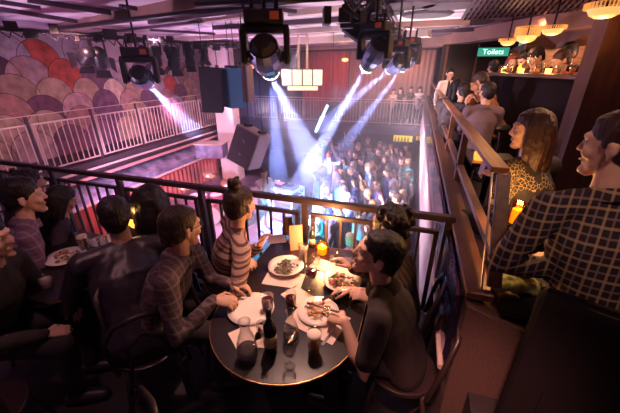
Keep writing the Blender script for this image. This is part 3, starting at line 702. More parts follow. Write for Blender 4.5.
# stage platform and the haze
b = MB(); b.box((-5.2, 8.0, -2.12), (4.2, 5.4, .34)); struct('floor_stage', b, mat('stage_floor', (.22, .15, .22), .25, var=.2, vscale=3))
hz = bpy.data.materials.new('haze'); hz.use_nodes = True; nt = hz.node_tree; nt.nodes.clear()
out = nt.nodes.new('ShaderNodeOutputMaterial'); vs_ = nt.nodes.new('ShaderNodeVolumeScatter'); vs_.inputs['Density'].default_value = .020; vs_.inputs['Anisotropy'].default_value = .25
vs_.inputs['Color'].default_value = (.86, .84, 1, 1)
tcn = nt.nodes.new('ShaderNodeTexCoord'); mpn = nt.nodes.new('ShaderNodeMapping'); mpn.vector_type = 'POINT'; mpn.inputs['Location'].default_value = (-.07, .55, -.17); mpn.inputs['Scale'].default_value = (.28, .20, .28)
nt.links.new(tcn.outputs['Object'], mpn.inputs[0]); gr = nt.nodes.new('ShaderNodeTexGradient'); gr.gradient_type = 'SPHERICAL'; nt.links.new(mpn.outputs[0], gr.inputs[0])
nz = nt.nodes.new('ShaderNodeTexNoise'); nz.inputs['Scale'].default_value = .9; nz.inputs['Detail'].default_value = 3; nt.links.new(tcn.outputs['Object'], nz.inputs['Vector'])
m1 = nt.nodes.new('ShaderNodeMath'); m1.operation = 'MULTIPLY'; nt.links.new(gr.outputs[1], m1.inputs[0]); nt.links.new(nz.outputs[0], m1.inputs[1])
m2 = nt.nodes.new('ShaderNodeMath'); m2.operation = 'MULTIPLY_ADD'; nt.links.new(m1.outputs[0], m2.inputs[0]); m2.inputs[1].default_value = .10; m2.inputs[2].default_value = .004; nt.links.new(m2.outputs[0], vs_.inputs['Density'])
nt.links.new(vs_.outputs[0], out.inputs['Volume'])
b = MB(); b.box((0, 0, 0), (4.7, 11.4, 5.2)); o = b.build('stage_haze', hz); o.location = (-2.05, 8.15, .08); tag(o, 'thin theatrical haze hanging over the stage and crowd, catching the beams', 'haze', kind='stuff')

hz2 = bpy.data.materials.new('beam_haze'); hz2.use_nodes = True; nt = hz2.node_tree; nt.nodes.clear(); out = nt.nodes.new('ShaderNodeOutputMaterial'); v2 = nt.nodes.new('ShaderNodeVolumeScatter'); v2.inputs['Density'].default_value = .09; v2.inputs['Color'].default_value = (.86, .84, 1, 1)
nt.links.new(v2.outputs[0], out.inputs['Volume'])
LENS0 = atd(147, 83, 4.7); AIM0 = V((-6.95, 8.7, .25))
b = MB(); dd = (AIM0 - LENS0); b.tube([dd * .03, dd * .5, dd * .97], [.12, .24, .36], n=18); o = b.build('beam_haze', hz2); o.location = LENS0; tag(o, 'haze shaped along the path of the left beam so that it shows', 'haze', kind='stuff')  # haze added in the shape of the left beam to make it visible
# ------------------------------------------------------------------ rig
def pipe(p, q, label, r=.028):
    b = MB(); b.cyl(p, q, r, n=10); o = b.build('rig_pipe', M_pipe, smooth=True); tag(o, label, 'pipe'); return o
def align(d): return V(d).to_track_quat('-Z', 'Y').to_matrix()
def moving_head(top, aim, label, k=1.0, lens=(.25, .7, 1), group=None, face=0, beams=None):
    """top: point the base hangs from; base box, yoke, head"""
    t = thing('moving_head_light', label, 'stage light', top, face, group)
    b = MB(); b.box((0, 0, -.055 * k), (.31 * k, .24 * k, .10 * k)); b.box((0, -.135 * k, -.055 * k), (.20 * k, .02, .08 * k)); b.build('base', M_blkp, t, bevel=.012)
    b = MB(); b.box((.09 * k, -.148 * k, -.055 * k), (.07 * k, .006, .055 * k)); b.build('display', mat('red_display', (.20, .03, .02), .4, emit=(1, .12, .06), estr=.05), t)
    hc = V((0, 0, -.34 * k)); b = MB()
    b.box((0, 0, -.135 * k), (.40 * k, .13 * k, .07 * k))
    for s in (-1, 1): b.box((s * .178 * k, 0, -.265 * k), (.05 * k, .17 * k, .28 * k)); b.cyl(hc + V((s * .13 * k, 0, 0)), hc + V((s * .21 * k, 0, 0)), .05 * k)
    b.build('yoke', M_blkp, t, bevel=.02)
    d = (V(aim) - V(top) - hc); d = (Matrix.Rotation(-face, 3, 'Z') @ d).normalized()
    b = MB(); pr = [(.0, -.19), (.07, -.19), (.105, -.14), (.122, -.05), (.126, .03), (.115, .12), (.09, .19), (.085, .21), (.08, .205)]
    b.lathe([(r * k, z * k) for r, z in pr], hc, 12, axis=d); b.build('lamp_head', M_blkp, t)
    b = MB(); b.lathe([(.086 * k, .200 * k), (.082 * k, .222 * k), (.060 * k, .243 * k), (0.001, .252 * k)], hc, 20, axis=d); b.build('lens', mat('lens_glow', (.3, .6, .9), .1, emit=lens, estr=5), t)
    b = MB()
    b.cyl((0, 0, -.02), (0, 0, CZ - top[2]), .014, n=8)
    for s in (-1, 1): b.tube([V((s * .1 * k, 0, -.0)), V((s * .1 * k, 0, .07 * k)), V((s * .1 * k, .03, .11 * k))], [.016, .016, .012], n=8)
    b.tube([(-.16 * k, .05, 0), (-.2 * k, .05, .08), (-.1 * k, .04, .14), (.0, .05, .12)], [.008] * 4, n=6); b.build('clamp', M_pipe, t)
    b = MB(); b.lathe([(.112 * k, -.13 * k), (.118 * k, -.135 * k), (.134 * k, -.05 * k), (.137 * k, .03 * k), (.125 * k, .10 * k), (.118 * k, .10 * k)], hc, 12, axis=d); b.build('head_rim', mat('head_rim', (.28, .32, .50), .25, .7), t)
    for (a_, pw, cl, an) in beams or []:
        if True:
            lw = V(top) + Matrix.Rotation(face, 3, 'Z') @ (hc + d * .262 * k); spot(lw, a_, pw, cl, an, .3, .02)
    return t
def hang_at(lens, aim, k, face):
    hc = V((0, 0, -.34 * k)); top = V(lens) - hc
    for _ in range(6):
        d = (V(aim) - top - hc).normalized(); top = V(lens) - hc - d * .25 * k
    return top
def par_can(top, aim, label, k=1, gel=None, group='small lamps on the left lighting pipe'):
    t = thing('stage_lamp', label, 'stage light', top, 0, group)
    d = (V(aim) - V(top)).normalized(); c = V((0, 0, -.22 * k))
    b = MB(); b.lathe([(.0, -.15), (.05, -.15), (.075, -.10), (.08, .06), (.095, .10), (.095, .16), (.09, .16), (.075, .08), (.001, .07)], c, 16, axis=d) if k == 1 else b.lathe([(r * k, z * k) for r, z in [(.0, -.15), (.05, -.15), (.075, -.10), (.08, .06), (.095, .10), (.095, .16), (.09, .16), (.075, .08), (.001, .07)]], c, 16, axis=d)
    b.build('can', M_blk, t, True)
    b = MB()
    for s in (-1, 1): b.bar((s * .11 * k, 0, -.22 * k), (s * .11 * k, 0, -.05 * k), .012, .03, (0, 1, 0))
    b.bar((-.115 * k, 0, -.05 * k), (.115 * k, 0, -.05 * k), .03, .012); b.cyl((0, 0, -.05 * k), (0, 0, .03), .015); b.build('yoke', M_pipe, t)
    g = gel or (.12, .08, .1)
    b = MB(); b.lathe([(.088 * k, .135 * k), (.001, .137 * k)], c, 16, axis=d); b.build('lens', mat('gel_%d_%d_%d' % tuple(int(x * 99) for x in g), g, .2, emit=g if gel else None, estr=4.0 if gel else 0), t)
    if aim[2] < 2:
        b = MB(); q = d.to_track_quat('Z', 'Y')
        for a in range(4):
            r_ = Matrix.Rotation(a * pi / 2, 3, 'Z'); P = [q @ (r_ @ V(v)) * k + c for v in ((-.07, .095, .16), (.07, .095, .16), (.09, .15, .25), (-.09, .15, .25))]
            b.add(P + [p + q @ V((0, 0, -.004)) for p in P], [(0, 1, 2, 3), (7, 6, 5, 4)])
        b.build('barn_door', M_blk, t)
    return t
def drop(p, dz): return V((p.x, p.y, p.z + dz))
pipe(atz(60, 28, 2.62), atz(330, -4, 2.62), 'dark rigging pipe crossing the ceiling above the left lamps', .03)
P1a, P1b = V((-5.35, 3.1, 2.52)), V((-3.75, 8.2, 2.5))
pipe(P1a, P1b, 'dark lighting pipe along the left side carrying a row of small lamps', .028)
pars = [(80, 44, .9, (60, 80), None, 'leftmost black lamp with open flap on the left pipe, before the mural'), (97, 47, .95, (110, 90), None, 'round black lamp hanging between the flap lamp and the large left moving head'),
        (153, 62, .8, (158, 120), (1, .45, .12), 'black lamp with orange glowing lens right of the left moving head'), (173, 64, .85, (178, 130), (.08, .25, .8), 'blue-lit lamp hanging next to the orange-lensed one'),
        (189, 62, .75, (196, 110), (.9, .4, .12), 'small lamp with amber lens third along from the left moving head'), (137, 52, .6, (120, 80), None, 'small dark lamp tucked above the left moving head'),
        (166, 55, .6, (190, 90), None, 'small dark lamp clamped high between the orange and blue lamps'), (203, 58, .6, (210, 110), None, 'small dark lamp just left of the hanging black speaker')]
for px, py, k, ai, gel, lb in pars:
    best = min([P1a.lerp(P1b, i / 60) for i in range(61)], key=lambda q: abs((q - CC).dot(CRT) / (q - CC).dot(CFW) * FPX + 310 - px))
    par_can(best, tuple(atd(*ai, 7)), lb, k * 1.45, gel)
# clutter of clamps, junctions and cables on the pipe
b = MB()
for i in range(40):
    q = P1a.lerp(P1b, (i + .5) / 40) ; a = random.uniform(0, 2 * pi); r_ = random.uniform(.05, .12)
    if i % 2: b.box(q + V((cos(a) * .04, sin(a) * .04, random.uniform(-.08, .05))), (r_ * 1.5, r_, r_ * 1.3), a)
    q2 = P1a.lerp(P1b, (i + 1.8) / 40)
    b.tube([q, (q + q2) / 2 + V((.03, .02, -random.uniform(.04, .14))), q2], [.009] * 3, n=6, caps=False)
o = b.build('cable_bundle', mat('cable_mess', (.020, .012, .016), .7), smooth=False); tag(o, 'tangle of cables and clamps wound along the left lighting pipe', 'cables')
best = min([P1a.lerp(P1b, i / 60) for i in range(61)], key=lambda q: abs((q - CC).dot(CRT) / (q - CC).dot(CFW) * FPX + 310 - 122))
moving_head(hang_at(LENS0, AIM0, 1.15, .6), AIM0, 'large black moving head light aiming a beam at the left balcony', 1.15, (.7, .8, 1), face=.6, beams=[(AIM0, 4200 * BM / 9, (.42, .48, 1), 6)])
# centre moving head
A1, A2 = atz(281, 212, -2.2), atz(338, 218, -2.2); A3 = (A1 + A2) / 2; L1 = atd(271, 74, 2.5)
moving_head(hang_at(L1, A3, .86, .35), A3, 'big black moving head light hanging top centre with pale blue beams below', .86, (.35, .85, 1), face=.35, beams=[(A1, 800 * BM, (.32, .42, 1), 7), (A2, 900 * BM, (.38, .45, 1), 13)])
pipe(atd(196, 5, 2.55), atd(345, -4, 2.4), 'thick dark pipe carrying the big centre light', .03)
# right truss
T0, T1 = atz(345, -12, 2.60), atz(400, 46, 2.62)
t = thing('lighting_truss', 'dark lighting truss running away from the camera right of centre', 'truss', tuple(T0)); D_ = T1 - T0; u = D_.normalized(); sd = u.cross(V((0, 0, 1))).normalized()
b = MB(); off = [sd * .13 + V((0, 0, .1)), sd * -.13 + V((0, 0, .1)), V((0, 0, -.12))]
for a in off: b.cyl(a, D_ + a, .022, n=8)
b.build('chord', M_pipe, t, True)
b = MB(); n = 26
for i in range(n):
    p, q = D_ * (i / n), D_ * ((i + 1) / n)
    for a, c in ((0, 1), (1, 2), (2, 0)): b.cyl(p + off[a], q + off[c], .011, n=6)
b.build('lacing', M_pipe, t)
b = MB()
for i in range(64):
    p = D_ * random.random() + sd * random.uniform(-.16, .16) + V((0, 0, random.uniform(-.22, .12))); a = random.random() * 3
    b = MB(); b.box(p, (random.uniform(.05, .13), random.uniform(.05, .16), random.uniform(.05, .13)), a); b.build('clamp', M_blkp, t)
pass
for p, aim, k, an, lb in ((atd(365, 70, 3.4), atz(268, 236, -2.4), .86, 8, 'nearest black moving head on the right truss, its beam slanting left'),
                      (atd(389, 70, 4.4), atz(292, 150, -1.6), .86, 6, 'middle moving head on the right truss partly behind the nearest one'),
                      (atd(401, 69, 4.9), atz(318, 182, -2.2), .9, 6, 'rearmost moving head on the right truss nearest the drapes')):
    moving_head(hang_at(p, aim, k, -.3), aim, lb, k, (.25, .75, 1), face=-.3, beams=[(aim, 1700 * BM, (.36, .43, 1), an)])
# flat black flood lamp on the truss
t = thing('flood_lamp', 'square black flood lamp tilted at the near end of the right truss', 'stage light', tuple(atd(357, 26, 3.3)))
q = Matrix.Rotation(.6, 3, 'Y') @ Matrix.Rotation(-.5, 3, 'X'); b = MB(); b.box((0, 0, 0), (.22, .07, .26), q); b.build('housing', M_blk, t, bevel=.01); b = MB(); b.tube([(-.1, 0, 0), (-.1, 0, .18), (.1, 0, .18), (.1, 0, 0)], [.012] * 4, n=6); b.build('bracket', M_pipe, t)
# hanging speakers
def speaker(p, size, rot, label, cols, cable=None):
    t = thing('hanging_speaker', label, 'speaker', tuple(p)); t.rotation_euler = rot; sx, sy, sz = size
    b = MB(); b.box((0, 0, 0), size); b.build('cabinet', cols[0], t, bevel=.02)
    b = MB(); b.box((0, -sy / 2 - .008, 0), (sx * .92, .016, sz * .94)); b.build('grille', cols[1], t, bevel=.004)
    for s in (-1, 1): b = MB(); b.box((s * sx * .3, 0, sz / 2 + .02), (.05, sy * .5, .05)); b.build('bracket', M_blk, t)
    Mr = t.rotation_euler.to_matrix()
    b = MB()
    for s in (-1, 1):
        a = V((s * sx * .3, 0, sz / 2 + .04)); up = Mr.inverted() @ V((0, 0, CZ - (V(p) + Mr @ a).z)); b.cyl(a, a + up, .008, n=6)
    b.build('suspension_cable', M_blk, t)
    return t
M_gr = mat('speaker_grille', (.018, .011, .016), .8, bump=(300, .5)); M_cab = mat('speaker_cabinet', (.018, .012, .018), .6)
M_cabw = mat('pale_cabinet', (.42, .28, .25), .5)
speaker(atd(212, 90, 6.4), (.42, .40, .86), (0, .05, R(28)), 'black box speaker hanging left of the white column', (M_cab, M_gr))
speaker(atd(234, 88, 6.6), (.36, .42, .78), (0, .02, R(-30)), 'blue hanging speaker with dark angular bracket beside the black one', (mat('blue_cabinet', (.03, .16, .30), .35), mat('blue_grille', (.03, .14, .24), .5)))
speaker(atd(246, 84, 6.7), (.22, .40, .74), (0, 0, R(8)), 'narrow brown speaker hanging right against the blue one', (mat('brown_cabinet', (.26, .12, .10), .5), mat('brown_grille', (.20, .09, .08), .6)))
t = speaker(atd(249, 147, 5.6), (.50, .42, .66), (R(-10), R(20), R(-8)), 'large tilted dark speaker with pale side hanging over the stage', (M_cabw, mat('wedge_front', (.10, .05, .06), .5)))
b = MB(); b.box((0, -.235, .12), (.07, .008, .02), Matrix.Rotation(.5, 3, 'Y')); b.box((0, -.235, -.12), (.06, .008, .02), Matrix.Rotation(.5, 3, 'Y')); b.build('badge', mat('badge_pale', (.4, .3, .4), .4), t)
# small hanging panel with a cyan lit edge
t = thing('hanging_lamp_bar', 'slim hanging lamp bar with cyan lit edge over the crowd', 'stage light', tuple(atd(327, 118, 8.5)), -.4)
q = Matrix.Rotation(.5, 3, 'Y'); b = MB(); b.box((0, 0, 0), (.09, .46, .90), q); b.build('housing', M_blk, t); b = MB(); b.box((.0, -.245, 0), (.06, .03, .84), q); b.build('lit_edge', mat('cyan_edge', (.3, .8, .85), .3, emit=(.4, .9, 1), estr=1.5), t)
b = MB(); b.cyl((.15, 0, .3), (.15, 0, CZ - t.location.z), .006, n=6); b.build('cable', M_blk, t)
# square lantern chandelier
lc = atd(303, 77, 9); t = thing('square_lantern', 'square pale glass lantern chandelier hanging on two rods at the far end', 'lantern', tuple(lc), .3)
M_lan = mat('lantern_glass', (.85, .78, .6), .5, emit=(1, .74, .45), estr=.7); s = .56
b = MB(); b.box((0, 0, 0), (s * 2, s * 2, .40)); b.build('shade', M_lan, t)
b = MB()
for i in range(5):
    for sx in (-1, 1):
        b.box((-s + s * .5 * i, sx * s, 0), (.03, .03, .42)); b.box((sx * s, -s + s * .5 * i, 0), (.03, .03, .42))
for z in (-.21, .21): b.box((0, -s, z), (s * 2.05, .025, .025)); b.box((0, s, z), (s * 2.05, .025, .025)); b.box((-s, 0, z), (.025, s * 2.05, .025)); b.box((s, 0, z), (.025, s * 2.05, .025))
b.build('frame', mat('lantern_frame', (.12, .07, .05), .4, .5), t)
b = MB(); b.box((0, 0, -.27), (s * 1.5, s * 1.5, .13)); b.build('lower_tier', M_lan, t)
for sx in (-1, 1): b = MB(); b.cyl((sx * .12, 0, .15), (sx * .12, 0, CZ - lc.z), .035, n=10); b.build('rod', mat('rod_cream', (.75, .55, .38), .4), t)
# red glowing wall lamps
for px, py, k, e in ((407, 60, .3, 3), (345, 60, .16, 2), (250, 67, .12, 3)):
    p = aty(px, py, 15.7) if px > 300 else atd(px, py, 9); t = thing('wall_lamp', {407: 'wide orange glowing wall lamp above the far balcony', 345: 'smaller orange glowing wall lamp high on the red drapes', 250: 'tiny red signal lamp glowing right of the hanging speakers'}[px], 'lamp', tuple(p))
    b = MB(); b.lathe([(.001, -.5 * k), (k * .8, -.3 * k), (k, .1 * k), (k * .8, .4 * k), (.001, .5 * k)], n=16); b.build('shade', mat('orange_shade', (.8, .3, .12), .5, emit=(1, .22, .08), estr=e), t)
    b = MB(); b.box((0, .15, 0), (k, .1, .08)); b.build('wall_bracket', M_blk, t)
    point(p + V((0, -.5, 0)), 14 * k, (1, .25, .12), .1)
# slatted brass pendants on the bar side
M_slat = mat('amber_slat', (.80, .42, .12), .35, .3, emit=(1, .40, .09), estr=.35); M_bowl = mat('amber_bowl', (.85, .5, .2), .4, emit=(1, .45, .13), estr=.6)
for px, py, t_, k, lb in ((606, 8, 2.3, .113, 'large slatted amber pendant lamp in the top right corner'), (553, 29, 3.8, .115, 'flat amber pendant lamp with shallow bowl above the bar wedge'), (527, 35, 4.5, .135, 'amber slatted pendant lamp above the leaning drinkers'), (508, 41, 5.3, .12, 'farthest small amber pendant lamp near the green sign')):
    p = atd(px, py, t_); t = thing('pendant_lamp', lb, 'lamp', tuple(p))
    b = MB(); n = 34; hh = k * (.9 if k > .12 else .35)
    for i in range(n):
        a = 2 * pi * i / n; b.box((k * 1.15 * cos(a), k * 1.15 * sin(a), hh * .35), (.012, .007, hh), a)
    b.lathe([(k * 1.12, hh * .85), (k * 1.2, hh * .85), (k * 1.2, hh * .78)], n=32); b.build('slatted_shade', M_slat, t)
    b = MB(); b.lathe([(k * .98, -hh * .1), (k * .95, -hh * .25), (k * .8, -hh * .25 - k * .3), (k * .45, -hh * .25 - k * .48), (.001, -hh * .25 - k * .53)], n=28); b.build('bowl', M_bowl, t, True)
    b = MB(); b.cyl((0, 0, -.02), (0, 0, max(.05, CZ - p.z)), .012); b.lathe([(.001, hh * .9), (k * 1.1, hh * .86)], n=24); b.build('stem', M_blk, t)
    point(p + V((0, 0, -k * 1.1)), 1.8, (1, .5, .18), .04)
# green sign
p = aty(493, 52, 9.6); q = aty(478, 56, 9.6); q2 = aty(511, 47, 9.6)
t = thing('toilet_sign', 'small green lit sign reading Toilets above the dark doorway', 'sign', tuple(p))
b = MB(); b.box((0, 0, 0), (abs(q2.x - q.x), .05, .19)); b.build('panel', mat('sign_green', (.04, .30, .22), .4, emit=(.04, .35, .24), estr=.5), t)
b = MB(); b.box((0, .01, .0), (abs(q2.x - q.x) + .04, .05, .23)); b.build('frame', M_blk, t)
fc = bpy.data.curves.new('lettering', 'FONT'); fc.body = 'Toilets'; fc.size = .17; fc.align_x = 'CENTER'; fc.align_y = 'CENTER'; fc.extrude = .002
fo = bpy.data.objects.new('tmp', fc); COL.objects.link(fo); me = bpy.data.meshes.new_from_object(fo.evaluated_get(bpy.context.evaluated_depsgraph_get())); bpy.data.objects.remove(fo); fo = meshobj(me, 'lettering', mat('sign_text', (.9, 1, .95), .4, emit=(.8, 1, .9), estr=.9), t); fo.location = (0, -.032, 0); fo.rotation_euler = (pi / 2, 0, 0);
b = MB(); a, c = aty(516, 66, 9.6), aty(520, 45, 9.6); b.box(((a.x + .05), 9.6, (a.z + c.z) / 2), (.16, .04, .9)); o = b.build('green_lightbox', mat('pale_green_lit', (.35, .55, .45), .5, emit=(.3, .6, .45), estr=.35)); tag(o, 'narrow pale green lit panel right of the green sign', 'panel')
o.location = (0, .08, 0)
b = MB(); b.box((1.45, 9.85, 1.55), (1.9, .06, 2.1)); o = struct('door_1', b, mat('door_dark', (.02, .013, .016), .5))
b = MB(); b.box((.62, 9.8, 1.55), (.05, .06, 2.15)); b.box((1.35, 9.8, 1.55), (.04, .06, 2.1)); struct('trim_door', b, M_wood)

# ------------------------------------------------------------------ bar ledge
p0 = V((1.22, 6.3, 1.955)); p1 = atd(650, 80, 2.75); p1.z = 1.955
t = thing('bar_counter', 'dark raised bar counter with glasses along its top, at right', 'counter', tuple(p0)); D_ = p1 - p0; u = D_.normalized(); sdv = V((0, 0, 1)).cross(u)
b = MB(); b.bar((0, 0, 0), D_, .40, .045); b.build('worktop', mat('counter_top', (.10, .045, .03), .25), t, bevel=.005)
b = MB(); b.bar(V((0, 0, -.73)) - sdv * .15, D_ + V((0, 0, -.73)) - sdv * .15, .04, 1.40); b.build('front_panel', mat('counter_front', (.012, .007, .009), .9, spec=.1), t)
if (V((0, 0, 0)) - p0).dot(sdv) > 0: pass
for i in range(0, 5):
    q = D_ * ((i + .5) / 5) + sdv * .10; b = MB(); b.box(q + V((0, 0, -.6)), (.05, .05, 1.1)); b.build('leg', M_blk, t)
def on_counter(px, py_guess=75):
    # point of the counter line seen at picture column px
    return min([p0.lerp(p1, i / 400) for i in range(401)], key=lambda q: abs((q - CC).dot(CRT) / (q - CC).dot(CFW) * FPX + 310 - px)) + V((0, 0, .0235))
G = glass_mat('clear_glass'); M_wine = mat('red_wine', (.10, .004, .012), .1, trans=.4); M_beer = mat('amber_beer', (.75, .27, .05), .15); M_foam = mat('foam', (.8, .68, .6), .8); M_wat = mat('water', (.16, .14, .16), .05, trans=.5)
def wineglass(p, label, k=1, fill=None, group=None, name='wine_glass'):
    t = thing(name, label, 'glass', tuple(p), 0, group)
    b = MB(); b.lathe([(.001, 0), (.036, 0), (.037, .003), (.006, .008), (.004, .03), (.004, .085), (.012, .095)], n=20); b.lathe([(.012, .095), (.034, .115), (.043, .145), (.041, .175), (.033, .205), (.0315, .205), (.039, .175), (.041, .145), (.032, .118), (.001, .098)], n=20)
    for v in range(len(b.v)): b.v[v] = b.v[v] * k
    b.build('glass', G, t, True)
    if fill: b = MB(); b.lathe([(.001, .100), (.030, .118), (.0385, .14), (.039, .150), (.001, .150)], n=20); b.v = [v * k for v in b.v]; b.build('drink', fill, t, True)
    return t
def tumbler(p, label, h=.10, r=.033, fill=None, lvl=.6, group=None, name='tumbler', foam=False, flare=1.12):
    t = thing(name, label, 'glass', tuple(p), 0, group)
    b = MB(); b.lathe([(.001, 0), (r * .95, 0), (r, .004), (r * flare, h), (r * flare - .002, h), (r * .93, .009), (.001, .009)], n=22); b.build('glass', G, t, True)
    if fill:
        zz = .010 + (h - .015) * lvl; rr = r * .92 + (r * flare - r) * lvl; b = MB(); b.lathe([(.001, .0095), (r * .91, .0095), (rr, zz), (.001, zz)], n=22); b.build('drink', fill, t, True)
        if foam: b = MB(); b.lathe([(.001, zz), (rr, zz + .0005), (rr + .001, zz + .014), (.001, zz + .016)], n=22); b.build('foam', M_foam, t, True)
    return t
# glasses on the counter
wineglass(on_counter(528), 'balloon wine glass on the bar counter with yellow bottle beside it', 1.1, None)
wineglass(on_counter(598), 'large empty balloon wine glass at the right end of the bar counter', 1.25, None)
q = on_counter(518) ; t = thing('yellow_bottle', 'small glowing yellow bottle on the bar counter left of the balloon glass', 'bottle', tuple(q)); b = MB(); b.lathe([(.001, 0), (.03, 0), (.03, .07), (.012, .10), (.012, .13), (.001, .13)], n=14); b.build('body', mat('yellow_glass', (.8, .55, .05), .2, emit=(1, .55, .05), estr=.5), t, True); b = MB(); b.cyl((0, 0, .13), (0, 0, .145), .013); b.build('cap', M_blk, t)
for i, px in enumerate((500, 503, 507, 511, 514, 535, 540, 546, 556, 571, 583, 609)):
    pp = on_counter(px) + sdv * random.uniform(-.06, .08)
    tumbler(pp, ('short tumbler in the cluster at the left end of the bar counter' if i < 5 else 'short tumbler on the middle stretch of the bar counter' if i < 9 else 'short tumbler toward the right end of the bar counter'), .09 + .03 * (i % 2), .03, M_beer if i % 3 != 1 else None, .6, 'tumblers on the bar counter')
for px, lb in ((524, 'small amber candle jar on the bar counter before the leaning men'), (506, 'small amber candle jar in the cluster at the left end of the counter'), (551, 'small amber candle jar on the counter by the man in red')):
    pp = on_counter(px) - sdv * .05; t = thing('candle_jar', lb, 'candle', tuple(pp)); b = MB(); b.lathe([(.001, 0), (.032, 0), (.036, .06), (.033, .06), (.029, .006), (.001, .006)], n=16); b.build('jar', mat('amber_glow', (.9, .45, .1), .3, emit=(1, .45, .1), estr=2.0), t, True)
    b = MB(); b.cyl((0, 0, .008), (0, 0, .035), .02); b.build('wax', mat('wax', (.8, .6, .4), .5), t); point(pp + V((0, 0, .14)), 1.0, (1, .5, .2), .03)
# paper menus on counter
for px, lb in ((548, 'folded pale menu lying on the counter under the man in red'), (590, 'small pale card on the counter near the right balloon glass')):
    b = MB(); b.box((0, 0, .002), (.2, .14, .003), .4); b.box((.02, .01, .005), (.18, .12, .002), .6); o = b.build('menu', mat('paper', (.78, .62, .52), .7)); o.location = on_counter(px) + sdv * .02; tag(o, lb, 'menu')

# ------------------------------------------------------------------ front table
TX, TY0, TY1, HW = -.55, .84, 2.06, .415
out = []
for i in range(25):
    a = pi + pi * i / 24; out.append((TX + HW * cos(a), TY0 + .42 + .42 * sin(a) * 1.0))
out += [(TX + HW, TY1 - .04), (TX + HW - .04, TY1), (TX - HW + .04, TY1), (TX - HW, TY1 - .04)]
def table(name, label, outline, top, m, cen, edge=True):
    t = thing(name, label, 'table', (cen[0], cen[1], 0)); o_ = [(x - cen[0], y - cen[1]) for x, y in outline]
    b = MB(); b.prism(o_, top - .032, top - .001); b.build('tabletop', m, t, bevel=.003)
    if edge:
        b = MB(); n = len(o_)
        for i in range(n):
            a, c = o_[i], o_[(i + 1) % n]; b.bar((a[0], a[1], top - .008), (c[0], c[1], top - .008), .005, .010)
        b.build('brass_edge', M_brass, t)
    b = MB(); b.lathe([(.001, .001), (.22, .001), (.22, .012), (.05, .03), (.035, .06), (.035, top - .08), (.09, top - .034), (.001, top - .034)], n=24); b.build('pedestal', M_blk, t, True)
    return t
M_top = mat('table_top', (.014, .009, .012), .28, var=.3, vscale=9)
TT = .76
table('dining_table', 'dark rounded dining table with thin brass edge, in the centre foreground', out, TT, M_top, (TX, 1.4))
table('dining_table', 'dark dining table of the group at the left, plates and glasses on it', [(-2.70, 1.0), (-2.62, .92), (-1.95, .92), (-1.86, 1.0), (-1.86, 1.58), (-1.94, 1.66), (-2.62, 1.66), (-2.70, 1.58)], TT, M_top, (-2.28, 1.42))
def plate(p, r, label, food=None, depth=.02):
    t = thing('plate', label, 'plate', (p[0], p[1], TT), random.random()); m = mat('china', (.78, .68, .63), .25)
    b = MB(); b.lathe([(.001, .001), (r * .6, .001), (r * .68, .004), (r, depth), (r, depth + .004), (r * .66, .009), (.001, .008)], n=36); b.build('dish', m, t, True)
    if food:
        random.seed(int(p[0] * 1000))
        cols, cnt, sp = food
        fd = thing('food', label.replace('plate', 'food').split(' with ')[-1] + ' heaped on its plate', 'food', (p[0], p[1], TT + .012))
        del fd['label']; del fd['category']; fd.parent = t; fd.location = (0, 0, .012)
        for j, (nm, c) in enumerate(cols):
            b = MB()
            for i in range(cnt):
                a = random.uniform(0, 2 * pi); q = r * sp * sqrt(random.random()); z = .008 + .022 * (1 - q / (r * sp)) + random.uniform(0, .008)
                k = random.uniform(.4, 1) * .022; M_ = Matrix.Rotation(random.uniform(0, 6), 3, 'Z') @ Matrix.Rotation(random.uniform(-.7, .7), 3, 'X')
                b.ell((q * cos(a), q * sin(a), z), (k, k * .6, k * .28), 7, M_)
            tag(b.build(nm, mat('food_' + nm, c, .5), fd, True), kind='stuff')
    return t
SAL = [('salad_leaves', (.05, .09, .03)), ('meat', (.12, .045, .03)), ('herbs', (.09, .12, .05))]
MIX = [('beetroot', (.30, .03, .05)), ('greens', (.12, .16, .05)), ('cheese', (.70, .55, .42)), ('crust', (.10, .05, .03))]
plate(atz(286, 267, .78), .125, 'deep cream plate of dark leaf salad at the far end of the front table', (SAL, 16, .66), .034)
plate(atz(342, 281, .78), .125, 'cream plate with colourful beetroot salad in front of the man in black', (MIX, 13, .66), .03)
plate(atz(251, 309, .765), .135, 'empty pale side plate beside the carafe', None, .012)
plate(atz(318, 312, .765), .12, 'cream plate with fried food under the man in black\'s knife', ([('fried_crust', (.45, .20, .07)), ('bun', (.55, .30, .14)), ('sauce', (.30, .07, .03))], 10, .5), .014)
plate(atz(66, 257, .77), .13, 'cream plate of salad with bread on the left table', ([('salad_leaves', (.05, .09, .03)), ('bread', (.40, .16, .07))], 13, .62), .018)
plate(atz(92, 273, .765), .125, 'empty pale plate beside the man in the leather jacket', None, .014)
plate(atz(103, 241, .765), .10, 'small plate with bread roll behind the glasses on the left table', ([('bread', (.6, .36, .16))], 6, .4), .012)
def napkin(px, py, w, d, rz, label, two=False):
    p = atz(px, py, TT + .002); t = MB(); t.box((0, 0, .0008), (w, d, .0016)); 
    if two: t.box((.01, .006, .003), (w * .96, d * .9, .0018), .06)
    o = t.build('napkin', mat('napkin_paper', (.74, .58, .50), .75)); o.location = p; o.rotation_euler = (0, 0, rz); tag(o, label, 'napkin')
napkin(284, 279, .26, .16, .1, 'pale paper placemat beneath the dark leaf salad plate', False)
napkin(328, 267, .24, .13, -.2, 'pale napkin between the candle and the beetroot salad')
napkin(247, 335, .16, .13, .9, 'pale napkin lying under the carafe')
napkin(262, 336, .07, .15, .2, 'narrow pale napkin strip under the wine bottle')
napkin(297, 296, .16, .13, -.5, 'pale folded napkin just beyond the hands of the man in black', True)
napkin(318, 320, .30, .22, -.25, 'pale placemat below the fried food plate')
napkin(277, 239, .14, .14, .5, 'pinkish napkin at the rail end of the front table')
